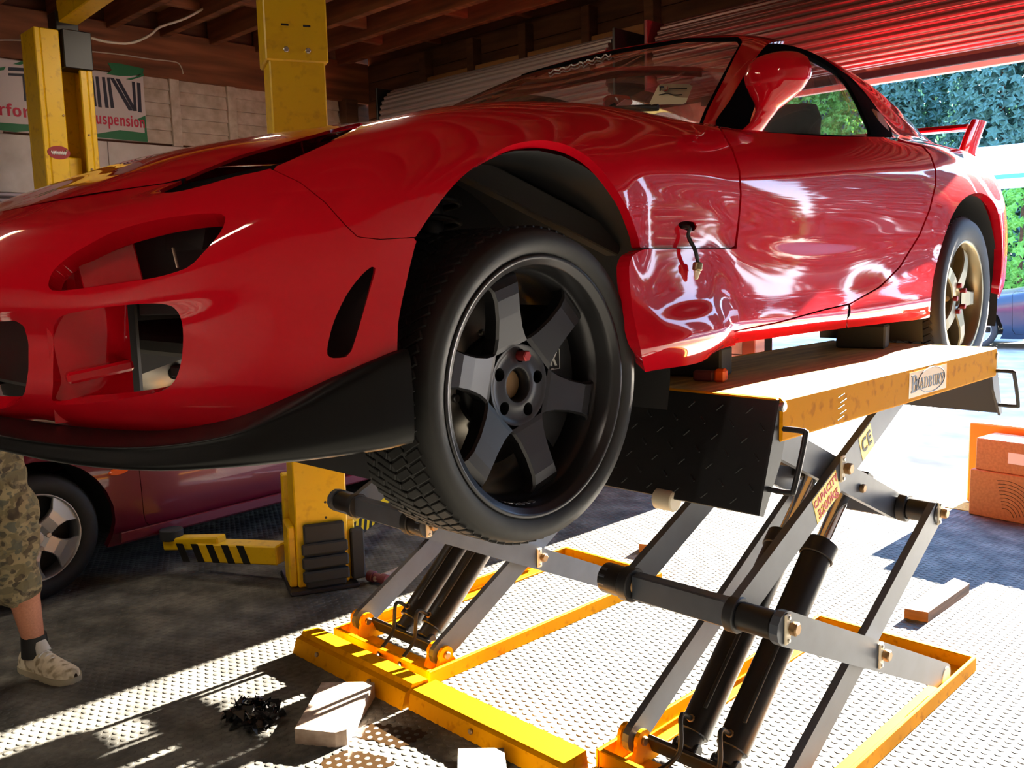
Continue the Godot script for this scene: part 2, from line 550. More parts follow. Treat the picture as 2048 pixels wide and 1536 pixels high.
func wall_pt(p: Vector2, off := 0.0) -> Vector3:
	return on_axis(p, 2, WALL_Z + 0.004 + off)
func banner() -> void:
	var z := 0.034
	var tl := wall_pt(Vector2(-60, 92), z)
	var br := wall_pt(Vector2(296, 284), z)
	var t := thing("banner", "white banner with striped TEIN lettering and green brush strokes on the wall", "banner", Vector3((tl.x + br.x) / 2, br.y, WALL_Z))
	var st := begin()
	var top := 2.97
	bx(st, Vector3(0.72, br.y, WALL_Z + z - 0.001), Vector3(br.x, top, WALL_Z + z), 0.0)
	wpart(t, "sheet", st, mat("banner_white", rgb(206, 196, 192), 0.5))
	var ink := mat("banner_ink", rgb(30, 30, 46), 0.5)
	var green := mat("banner_green", rgb(20, 112, 62), 0.5)
	var red := mat("banner_red", rgb(196, 22, 60), 0.5)
	var strips := func(called: String, px: Array, m: Material) -> void:
		var s := begin()
		for q in px:
			if called == "brush_stroke": s = begin()
			var poly := PackedVector2Array()
			for p in q:
				var w := wall_pt(p, z)
				poly.append(Vector2(w.x, w.y))
			prism(s, T(Vector3(0, 0, WALL_Z + z)), poly, 0.002)
			if called == "brush_stroke": wpart(t, called, s, m)
		if called != "brush_stroke": wpart(t, called, s, m)
	var V := func(a: Array) -> Array:
		var o := []
		for i in range(0, a.size(), 2): o.append(Vector2(a[i], a[i + 1]))
		return o
	# lettering in double strips: T, E, I, N
	strips.call("letter", [V.call([17, 134, 84, 138, 84, 145, 17, 141]), V.call([17, 146, 84, 149, 84, 155, 17, 151]), V.call([45, 152, 53, 152, 58, 202, 49, 202]), V.call([57, 152, 66, 153, 71, 203, 62, 202])], ink)
	strips.call("letter", [V.call([104, 141, 112, 141, 121, 208, 113, 207]), V.call([117, 141, 172, 147, 172, 153, 118, 147]), V.call([120, 158, 170, 163, 171, 169, 121, 164]), V.call([122, 176, 166, 181, 166, 187, 123, 182]), V.call([125, 200, 172, 206, 173, 212, 126, 206])], ink)
	strips.call("letter", [V.call([181, 152, 187, 152, 194, 213, 188, 212]), V.call([191, 153, 197, 153, 204, 215, 197, 214])], ink)
	strips.call("letter", [V.call([204, 154, 210, 154, 218, 216, 211, 215]), V.call([214, 155, 220, 155, 229, 216, 222, 216]), V.call([220, 155, 228, 156, 266, 221, 258, 221]), V.call([231, 157, 239, 158, 274, 222, 267, 222]), V.call([264, 163, 270, 164, 274, 222, 268, 215]), V.call([274, 165, 281, 166, 284, 225, 277, 224])], ink)
	strips.call("brush_stroke", [V.call([215, 125, 240, 127, 288, 137, 286, 148, 262, 152, 240, 152, 213, 148, 224, 140]), V.call([252, 158, 270, 154, 288, 147, 288, 152, 262, 160]), V.call([275, 238, 291, 231, 296, 284, 250, 280, 190, 274, 190, 268, 240, 260, 290, 266, 289, 250])], green)
	strips.call("brush_stroke", [V.call([0, 135, 12, 133, 8, 140, 0, 141]), V.call([26, 128, 44, 122, 62, 114, 73, 118, 58, 124, 40, 130]), V.call([0, 245, 40, 248, 68, 249, 62, 262, 30, 264, 0, 260])], green)
	for q in [["performance", -42, 163], ["suspension", 183, 290]]:
		var l := letters(t, q[0], Transform3D(), 0.002, red, "Droid Sans", 900)
		var w0 := wall_pt(Vector2(q[1], 240), z)
		var w1 := wall_pt(Vector2(q[2], 255), z)
		var wide: float = l.mesh.get_aabb().size.x
		l.transform = Transform3D(Basis().scaled(Vector3((w1.x - w0.x) / wide, 1.75, 1.0)), Vector3((w0.x + w1.x) / 2.0, 2.615, WALL_Z + z + 0.003) - t.position)

func build_lights() -> void:
	lamp(Vector3(-1.5, 3.2, -2.3), 0.0, "twin tube batten light on the joists above the maroon car's bonnet")
	lamp(Vector3(1.75, 3.2, -2.7), PI / 2, "twin tube batten light on the joists above the maroon car's roof")
	lamp(Vector3(-2.3, 3.2, 1.0), 0.0, "twin tube batten light on the joists before the red car's nose")
func lamp(p: Vector3, turn: float, label: String) -> void:
	var t := thing("batten_light", label, "ceiling light", p, "batten lights on the joists", turn)
	var st := begin()
	bx(st, Vector3(-0.75, 0.02, -0.06), Vector3(0.75, 0.09, 0.06))
	part(t, "housing", st, mats.white)
	var em := mat("tube_glow", rgb(255, 236, 190), 0.4)
	em.emission_enabled = true
	em.emission = rgb(255, 226, 165)
	em.emission_energy_multiplier = 6.0
	for s in [-0.035, 0.035]:
		st = begin(true)
		cyl(st, Vector3(-0.72, -0.005, s), Vector3(0.72, -0.005, s), 0.014)
		part(t, "light_tube", st, em)
	for s in [-0.735, 0.735]:
		st = begin()
		bx(st, Vector3(s - 0.014, -0.025, -0.06), Vector3(s + 0.014, 0.05, 0.06))
		part(t, "end_cap", st, mats.white)
	var a := AreaLight3D.new()
	a.name = "tube_light"
	a.area_size = Vector2(1.4, 0.1)
	a.light_color = rgb(255, 242, 226)
	a.light_energy = 1.1
	a.area_range = 14.0
	a.shadow_enabled = true
	t.add_child(a)
	a.rotation.x = -PI / 2
	a.position = Vector3(0, -0.03, 0)
# ---------- the scissor lift: two units with a hose cover between them ----------
const XA := 0.69       # front joints
const XB := 1.72       # rear joints
const HM := 0.56       # joints at half height
const HT := 1.05
const PLAT := 1.12
func arm(st: SurfaceTool, a: Vector3, b: Vector3, w := 0.085, th := 0.022) -> void:
	# flat bar standing on edge with round ends, thickness along z
	var d := (b - a).normalized()
	var n := Vector3(-d.y, d.x, 0)
	var poly := PackedVector2Array()
	for e in [[a, -1.0], [b, 1.0]]:
		for k in 7:
			var an := PI / 2 - PI * k / 6.0
			var q: Vector3 = e[0] + (d * e[1] * cos(an) + n * (e[1] if true else 1.0) * sin(an)) * w / 2.0 * (1.0 if absf(sin(an)) > 0.9 else 1.0)
			poly.append(Vector2(q.x, q.y))
	prism(st, T(Vector3(0, 0, a.z - th / 2)), poly, th)
func build_lift() -> void:
	for s in [1.0, -1.0]: lift_unit(s)
	# cover across the front, in two lengths
	var t := thing("hose_cover", "yellow steel cover over the hoses between the two lift bases", "hose cover", Vector3(0.56, 0, 0.02))
	var st := begin()
	prism(st, T(Vector3(0, 0, 0.36), Basis(Vector3.RIGHT, Vector3.UP, Vector3.BACK)), PackedVector2Array([Vector2(0.505, 0), Vector2(0.515, 0.052), Vector2(0.53, 0.06), Vector2(0.625, 0.06), Vector2(0.635, 0)]), -0.66)
	wpart(t, "cover_plate", st, mats.lift_yellow)
	st = begin()
	prism(st, T(Vector3(0, 0, -0.31)), PackedVector2Array([Vector2(0.485, 0), Vector2(0.505, 0.055), Vector2(0.525, 0.06), Vector2(0.535, 0.075), Vector2(0.60, 0.068), Vector2(0.61, 0)]), -0.66)
	wpart(t, "cover_plate", st, mats.lift_yellow)
	for q in [Vector3(0.503, 0.035, -0.82), Vector3(0.503, 0.035, -0.5), Vector3(0.515, 0.03, 0.0)]:
		st = begin(true)
		cyl(st, q, q + Vector3(-0.012, 0.002, 0), 0.009, 8)
		wpart(t, "bolt", st, mats.bolt)
func lift_unit(s: float) -> void:
	var near := s > 0
	var t := thing("lift_unit", "raised scissor lift unit with CAPACITY sticker under the red car's left side" if near else "raised scissor lift unit under the red car's right side, near the yellow post", "scissor lift", Vector3(1.25, 0, s * 0.66))
	var zi := 0.369
	var zo := 0.95
	var Z := func(z: float) -> float: return z * s
	var V := func(x: float, y: float, z: float) -> Vector3: return Vector3(x, y, z * s)
	var st: SurfaceTool
	# base frame: angle rails and cross members
	for z in [zi, zo]:
		st = begin()
		var inn: float = 1.0 if z == zi else -1.0
		bx(st, V.call(0.655, 0.0, z), V.call(2.009, 0.055, z + inn * 0.012), 0.003)
		bx(st, V.call(0.655, 0.0, z + inn * 0.012), V.call(2.009, 0.010, z + inn * 0.075), 0.002)
		wpart(t, "base_rail", st, mats.lift_yellow)
	st = begin()
	bx(st, V.call(1.99, 0.0, zi + 0.012), V.call(2.009, 0.055, zo - 0.012), 0.003)
	bx(st, V.call(1.93, 0.0, zi + 0.075), V.call(1.99, 0.010, zo - 0.075), 0.002)
	wpart(t, "rear_cross_member", st, mats.lift_yellow)
	st = begin()
	bx(st, V.call(0.655, 0.0, zi + 0.012), V.call(0.675, 0.055, zo - 0.012), 0.003)
	bx(st, V.call(0.675, 0.0, zi + 0.075), V.call(0.78, 0.010, zo - 0.075), 0.002)
	wpart(t, "front_cross_member", st, mats.lift_yellow)
	# pivot lugs at the front, rollers at the back
	var zb_in := 0.43
	var zb_out := 0.895
	for z in [zb_in, zb_out]:
		for dz in [-0.03, 0.03]:
			st = begin()
			var poly := PackedVector2Array([Vector2(0.70, 0.0), Vector2(0.83, 0.0)])
			for k in 9:
				var an := -0.3 + (PI + 0.6) * k / 8.0
				poly.append(Vector2(0.755 + cos(an) * 0.032, 0.075 + sin(an) * 0.032))
			prism(st, T(V.call(0, 0, z + dz) - Vector3(0, 0, 0.006)), poly, 0.012)
			wpart(t, "pivot_lug", st, mats.lift_yellow)
		st = begin(true)
		cyl(st, V.call(0.755, 0.075, z - 0.045), V.call(0.755, 0.075, z + 0.045), 0.014, 12)
		wpart(t, "pivot_pin", st, mats.bolt)
	# arms: lower pair B, C and upper pair D, E on each side
	var arms := [
		["arm", V.call(0.755, 0.075, zb_in), V.call(XB, 0.617, zb_in)], ["arm", V.call(0.755, 0.075, zb_out), V.call(XB, 0.617, zb_out)],
		["arm", V.call(XA, HM, 0.40), V.call(1.76, 0.065, 0.40)], ["arm", V.call(XA, HM, 0.925), V.call(1.76, 0.065, 0.925)],
		["arm", V.call(XA, HM, 0.475), V.call(1.74, HT, 0.475)], ["arm", V.call(XA, HM, 0.80), V.call(1.74, HT, 0.80)],
		["arm", V.call(XB, 0.617, 0.505), V.call(0.72, HT, 0.505)], ["arm", V.call(XB, 0.617, 0.77), V.call(0.72, HT, 0.77)]]
	for a in arms:
		st = begin()
		arm(st, a[1], a[2])
		wpart(t, "scissor_arm", st, mats.lift_grey)
	# cross shafts with collars
	var shaft := func(x: float, y: float, z0: float, z1: float, r: float, called: String, m: Material) -> void:
		var q := begin(true)
		cyl(q, V.call(x, y, z0), V.call(x, y, z1), r, 20)
		wpart(t, called, q, m)
	for e in [[XA, HM], [XB, 0.617]]:
		shaft.call(e[0], e[1], 0.386, 0.455, 0.042, "joint_tube", mats.lift_black)
		shaft.call(e[0], e[1], 0.815, 0.91, 0.036, "joint_tube", mats.lift_black)
		shaft.call(e[0], e[1], 0.456, 0.49, 0.048, "collar", mats.lift_dark)
		shaft.call(e[0], e[1], 0.785, 0.815, 0.046, "collar", mats.lift_dark)
		shaft.call(e[0], e[1], 0.488, 0.494, 0.024, "pin_end", mats.bolt)
		st = begin()
		bx(st, V.call(e[0] - 0.02, e[1] - 0.035, 0.49), V.call(e[0] + 0.02, e[1] + 0.035, 0.79), 0.004)
		wpart(t, "cross_bar", st, mats.lift_grey)
	shaft.call(1.76, 0.065, 0.385, 0.42, 0.034, "roller", mats.nylon)
	shaft.call(1.76, 0.065, 0.905, 0.938, 0.034, "roller", mats.nylon)
	shaft.call(1.74, HT, 0.46, 0.50, 0.034, "roller", mats.nylon)
	shaft.call(1.74, HT, 0.78, 0.82, 0.034, "roller", mats.nylon)
	# keeper plates with nuts on the pivots
	var keep := func(x: float, y: float, z: float, o: float) -> void:
		var q := begin()
		bx(q, V.call(x - 0.013, y - 0.038, z), V.call(x + 0.013, y + 0.038, z + o * 0.007), 0.003)
		var k := wpart(t, "keeper_plate", q, mats.nylon)
		q = begin(true)
		cyl(q, V.call(x + 0.012, y, z + o * 0.006), V.call(x + 0.012, y, z + o * 0.026), 0.017, 6)
		wpart(k, "nut", q, mats.bolt)
		for dy in [-0.028, 0.028]:
			q = begin(true)
			cyl(q, V.call(x, y + dy, z + o * 0.006), V.call(x, y + dy, z + o * 0.011), 0.005, 8)
			wpart(k, "screw", q, mats.steel)
	keep.call(XA, HM, 0.936, 1.0)
	keep.call(1.232, 0.313, 0.936, 1.0)
	keep.call(1.232, 0.835, 0.811, 1.0)
	keep.call(XB, 0.617, 0.906, 1.0)
	keep.call(XA, HM, 0.389, -1.0)
	keep.call(1.232, 0.313, 0.389, -1.0)
	st = begin(true)
	cyl(st, V.call(1.43, 0.735, 0.781), V.call(1.43, 0.735, 0.795), 0.014, 6)
	wpart(t, "arm_bolt", st, mats.bolt)
	# cross plates near the feet of arms B
	st = begin()
	bar(st, V.call(0.79, 0.055, zb_in + 0.011), V.call(0.79, 0.055, zb_out - 0.011), 0.06, 0.016, Vector3(1, 0.5, 0))
	wpart(t, "foot_plate", st, mats.lift_dark)
	st = begin()
	bar(st, V.call(1.40, 0.23, 0.415), V.call(1.40, 0.23, 0.91), 0.09, 0.025, Vector3(-0.5, 1, 0))
	wpart(t, "tie_plate", st, mats.lift_dark)
	st = begin()
	bar(st, V.call(1.06, 0.90, 0.52), V.call(1.06, 0.90, 0.76), 0.09, 0.025, Vector3(-0.5, 1, 0))
	wpart(t, "tie_plate", st, mats.lift_dark)
	# hydraulic rams
	for z in [0.575, 0.70]:
		var a: Vector3 = V.call(0.84, 0.10, z)
		var b: Vector3 = V.call(1.345, 0.56, z)
		var c: Vector3 = V.call(1.55, 0.747, z)
		var d := (b - a).normalized()
		st = begin(true)
		cyl(st, a, b, 0.046, 24)
		var ram := wpart(t, "ram_barrel", st, mats.lift_black)
		st = begin(true)
		cyl(st, b - d * 0.05, b + d * 0.006, 0.052, 24)
		wpart(ram, "gland", st, mats.lift_black)
		st = begin(true)
		cyl(st, a - d * 0.045, a + d * 0.01, 0.034, 16)
		cyl(st, a - d * 0.04 + Vector3(0, 0, -0.04), a - d * 0.04 + Vector3(0, 0, 0.04), 0.02, 14)
		wpart(ram, "eye", st, mats.lift_dark)
		st = begin(true)
		cyl(st, b, c, 0.024, 18)
		wpart(t, "ram_rod", st, mats.chrome)
		# feed fitting and hose
		st = begin(true)
		var f: Vector3 = a + d * 0.03 + Vector3(-0.035, 0.035, 0)
		cyl(st, a + d * 0.03, f, 0.012, 8)
		wpart(ram, "fitting", st, mats.bolt)
		st = begin(true)
		var h := rounded([f, f + Vector3(-0.06, 0.03, 0.01), Vector3(0.74, 0.09, a.z + 0.02), Vector3(0.67, 0.04, a.z - 0.03 * s), Vector3(0.62, 0.045, a.z - 0.08 * s)], 6)
		tube(st, h, 0.007, 8)
		wpart(ram, "hose", st, mats.black)
		st = begin(true)
		tube(st, [a + d * 0.06 + Vector3(-0.03, 0.045, 0.03), a + d * 0.35 + Vector3(-0.03, 0.045, 0.03)], 0.006, 8)
		wpart(ram, "pipe", st, mats.black)
	st = begin()
	bar(st, V.call(1.53, 0.735, 0.51), V.call(1.53, 0.735, 0.765), 0.05, 0.05, Vector3(0.5, 1, 0))
	wpart(t, "ram_yoke", st, mats.lift_dark)
	# platform: plywood-worn deck in a yellow channel
	st = begin()
	bx(st, V.call(0.645, PLAT - 0.012, zi + 0.006), V.call(2.066, PLAT, zo - 0.004), 0.003)
	wpart(t, "deck", st, mat("deck", rgb(214, 170, 100), 0.5, 0.0, wood_tex(31), 1.3), "worn tan platform deck")
	for z in [zi, zo]:
		st = begin()
		var inn: float = 1.0 if z == zi else -1.0
		bx(st, V.call(0.629, PLAT - 0.098, z), V.call(2.08, PLAT + 0.001, z + inn * 0.014), 0.005)
		var rail := wpart(t, "side_rail", st, mats.lift_yellow)
		if z == zo and near: stickers_rail(rail, zo)
	st = begin()
	bx(st, V.call(0.629, PLAT - 0.07, zi + 0.014), V.call(0.645, PLAT, zo - 0.014), 0.003)
	wpart(t, "end_channel", st, mats.lift_yellow)
	st = begin()
	bx(st, V.call(2.066, PLAT - 0.07, zi + 0.014), V.call(2.08, PLAT, zo - 0.014), 0.003)
	wpart(t, "end_channel", st, mats.lift_yellow)
	for e in 2: flap(t, s, e == 0)
	if near:
		var pu := Vector3(0, 0, 0)
		# stickers on the outer upper arm
		var d2 := (Vector3(1.74, HT, 0) - Vector3(XA, HM, 0)).normalized()
		var b2 := Basis(Vector3(d2.x, d2.y, 0), Vector3(-d2.y, d2.x, 0), Vector3.BACK)
		var at := Vector3(XA, HM, 0.8115) + d2 * 0.50
		st = begin()
		box(st, T(at, b2), Vector3(0.15, 0.08, 0.001), 0.0)
		var stick := wpart(t, "capacity_sticker", st, mat("sticker", rgb(250, 216, 60), 0.4), "yellow sticker with red capacity lettering")
		letters(stick, "CAPACITY", T(at - stick_base(stick) + b2 * Vector3(0, 0.018, 0.001), b2), 0.00098, mat("ink_red", rgb(205, 20, 20), 0.5))
		letters(stick, "3200kg", T(at - stick_base(stick) + b2 * Vector3(0, -0.02, 0.001), b2), 0.00118, mats.ink_red)
		at = Vector3(XA, HM, 0.8115) + d2 * 0.775
		st = begin()
		box(st, T(at, b2), Vector3(0.085, 0.08, 0.001), 0.0)
		stick = wpart(t, "mark_sticker", st, mats.sticker, "yellow sticker with black CE mark")
		letters(stick, "CE", T(at - stick_base(stick) + b2 * Vector3(0, 0, 0.001), b2), 0.0019, mat("ink_black", rgb(16, 16, 16), 0.5))
func stick_base(o: Node3D) -> Vector3:
	var off := Vector3.ZERO
	var q: Node = o
	while q is Node3D and q != self:
		off += q.position
		q = q.get_parent()
	return off
func letters(o: Node3D, text: String, x: Transform3D, px: float, m: Material, font := "Droid Sans", weight := 700) -> MeshInstance3D:
	var l := MeshInstance3D.new()
	var tm := TextMesh.new()
	var f := SystemFont.new()
	f.font_names = PackedStringArray([font])
	f.font_weight = weight
	tm.font = f
	tm.text = text
	tm.font_size = 32
	tm.pixel_size = px
	tm.depth = 0.0012
	l.mesh = tm
	l.material_override = m
	l.name = "lettering"
	o.add_child(l, true)
	l.transform = x
	return l
func stickers_rail(rail: Node3D, zo: float) -> void:
	var st := begin()
	bx(st, Vector3(1.34, PLAT - 0.085, zo), Vector3(1.62, PLAT - 0.012, zo + 0.001), 0.0)
	var d := wpart(rail, "brand_sticker", st, mat("sticker_amber", rgb(226, 168, 40), 0.3), "maker's sticker with dark serif lettering and an oval")
	letters(d, "B", T(Vector3(1.375, PLAT - 0.048, zo + 0.0012) - stick_base(d)), 0.0021, mats.lift_dark, "Droid Serif")
	letters(d, "RADBURY", T(Vector3(1.492, PLAT - 0.052, zo + 0.0012) - stick_base(d)), 0.00135, mats.lift_dark, "Droid Serif")
	# the oval is a part of the rail's print
	st = begin(true)
	var p := []
	for k in 49:
		var a := TAU * k / 48.0
		p.append(Vector3(1.505 + cos(a) * 0.1, PLAT - 0.046 + sin(a) * 0.036, zo + 0.001))
	tube(st, p, 0.0016, 6)
	wpart(rail, "oval_print", st, mats.lift_dark)
	st = begin()
	for k in 5:
		var q := Vector3(0.905 + 0.012 * (k % 2), PLAT - 0.03 - k * 0.014, zo + 0.001)
		bar(st, q, q + Vector3(0.035, 0.007, 0), 0.001, 0.003)
	wpart(rail, "scuff", st, mats.black_stripe)
func flap(t: Node3D, s: float, front: bool) -> void:
	var zi := 0.375
	var zo := 0.94
	var a := Vector2(0.629, 1.118) if front else Vector2(2.082, 1.108)
	var b := Vector2(0.546, 0.868) if front else Vector2(2.178, 0.885)
	var d := (b - a).normalized()
	var out := Vector2(d.y, -d.x) if front else Vector2(-d.y, d.x)
	var V := func(p: Vector2, z: float) -> Vector3: return Vector3(p.x, p.y, z * s)
	var L := a.distance_to(b)
	var st := begin()
	var c := (a + b) / 2.0 - out * 0.004
	var bs := Basis(Vector3(d.x, d.y, 0), Vector3(out.x, out.y, 0), Vector3(d.x, d.y, 0).cross(Vector3(out.x, out.y, 0)))
	box(st, T(V.call(c, (zi + zo) / 2.0), bs), Vector3(L, 0.008, zo - zi), 0.002)
	var f := wpart(t, "ramp_flap", st, mats.plate, "black checker plate ramp flap")
	# raised tread bars
	st = begin()
	var n := 0
	for i in 7:
		for k in 14:
			if (i + k) % 2: continue
			var p := a + d * (0.03 + i * 0.035) + out * 0.0005
			var z := zi + 0.03 + k * 0.039
			var dir := Vector3(d.x, d.y, 0) * (0.7 if i % 2 else -0.7) + Vector3(0, 0, 0.7)
			bar(st, V.call(p, z) - dir * 0.011, V.call(p, z) + dir * 0.011, 0.005, 0.003, Vector3(out.x, out.y, 0), 0.001)
	wpart(f, "tread_pattern", st, mats.plate)
	f.get_child(0).set_meta("kind", "stuff")
	# side web, hinge pin, handle
	for z in [zo, zi + 0.008]:
		st = begin()
		prism(st, T(Vector3(0, 0, z * s - 0.004)), PackedVector2Array([a, b, b - out * 0.02 + d * 0.0, (a + b) / 2.0 - out * 0.055, a - out * 0.055]), 0.008)
		wpart(f, "side_web", st, mats.lift_dark)
	st = begin(true)
	cyl(st, V.call(a - out * 0.012 + d * 0.012, zi - 0.005), V.call(a - out * 0.012 + d * 0.012, zo + 0.014), 0.012, 14)
	wpart(f, "hinge_pin", st, mats.steel)
	st = begin(true)
	var h0: Vector2 = a + d * 0.06 - out * 0.03
	var h1: Vector2 = a + d * 0.20 - out * 0.02
	tube(st, rounded([V.call(h0, zo), V.call(h0, zo + 0.055), V.call(h0 + d * 0.012, zo + 0.064), V.call(h1 - d * 0.012, zo + 0.064), V.call(h1, zo + 0.055), V.call(h1, zo)], 5), 0.0065, 10)
	wpart(f, "handle", st, mats.lift_dark)
	st = begin(true)
	if not front: return
	var r0: Vector2 = b + d * 0.004 - out * 0.012
	cyl(st, V.call(r0, 0.66), V.call(r0, 0.715), 0.026, 18)
	wpart(f, "nylon_roller", st, mats.nylon, "white nylon roller")
# ---------- the red coupe ----------
# Car coordinates: x towards the tail from the front axle, y height above the floor, z towards the car's left.
const CAR_AT := Vector3(0, 1.2, -0.05)
const CAR_TURN := 0.03
var car: Node3D
var car_basis := Basis(Vector3.UP, CAR_TURN)
func car_world(p: Vector3) -> Vector3:
	return car_basis * Vector3(p.x, p.y, p.z) + Vector3(0, 0, -0.05)
func car_at(p: Vector2, axis: int, at: float) -> Vector3:
	var e := car_basis.inverse() * (EYE - Vector3(0, 0, -0.05))
	var v := car_basis.inverse() * ray(p)
	return e + v * ((at - e[axis]) / v[axis])
func cpart(called: String, st: SurfaceTool, m: Material, label := "", under: Node3D = null) -> MeshInstance3D:
	if under: return part(under, called, st, m, label)
	return part(car, called, st, m, label, Vector3(0, -car.position.y, 0))

func net_grid(net: Array, su: int, sv: int, flip := false) -> Dictionary:
	var nu := (net.size() - 1) * su + 1
	var nv: int = (net[0].size() - 1) * sv + 1
	var cols := []
	for s in net:
		var c := []
		for j in nv: c.append(catmull(s, float(j) / sv))
		cols.append(c)
	var P := PackedVector3Array()
	P.resize(nu * nv)
	for j in nv:
		var line := []
		for c in cols: line.append(c[j])
		for i in nu: P[i * nv + j] = catmull(line, float(i) / su)
	return finish_grid(P, nu, nv, flip)
func finish_grid(P: PackedVector3Array, nu: int, nv: int, flip: bool) -> Dictionary:
	var N := PackedVector3Array()
	N.resize(nu * nv)
	var Q := PackedVector2Array()
	Q.resize(nu * nv)
	for i in nu:
		for j in nv:
			var du := P[mini(i + 1, nu - 1) * nv + j] - P[maxi(i - 1, 0) * nv + j]
			var dv := P[i * nv + mini(j + 1, nv - 1)] - P[i * nv + maxi(j - 1, 0)]
			var n := du.cross(dv).normalized()
			N[i * nv + j] = -n if flip else n
			Q[i * nv + j] = pix(car_world(P[i * nv + j]))
	return {"nu": nu, "nv": nv, "P": P, "N": N, "Q": Q, "flip": flip}
func poly(a: Array) -> PackedVector2Array:
	var o := PackedVector2Array()
	for i in range(0, a.size(), 2): o.append(Vector2(a[i], a[i + 1]))
	return o
func soft(a: Array, per := 4) -> PackedVector2Array:
	var p := []
	for i in range(0, a.size(), 2): p.append(Vector2(a[i], a[i + 1]))
	return PackedVector2Array(rounded(p, per, true))
func sdf(pl: PackedVector2Array, bb: Rect2, q: Vector2) -> float:
	if not bb.has_point(q):
		return 30.0
	var best := 1e9
	var inside := false
	var n := pl.size()
	var b := pl[n - 1]
	for i in n:
		var a := pl[i]
		var e := b - a
		var w := q - a
		var h := clampf(w.dot(e) / maxf(e.length_squared(), 1e-6), 0.0, 1.0)
		best = minf(best, (w - e * h).length_squared())
		if (a.y > q.y) != (b.y > q.y) and q.x < a.x + (q.y - a.y) * (b.x - a.x) / (b.y - a.y): inside = not inside
		b = a
	return -sqrt(best) if inside else sqrt(best)
func grown(pl: PackedVector2Array) -> Rect2:
	var r := Rect2(pl[0], Vector2.ZERO)
	for p in pl: r = r.expand(p)
	return r.grow(30.0)
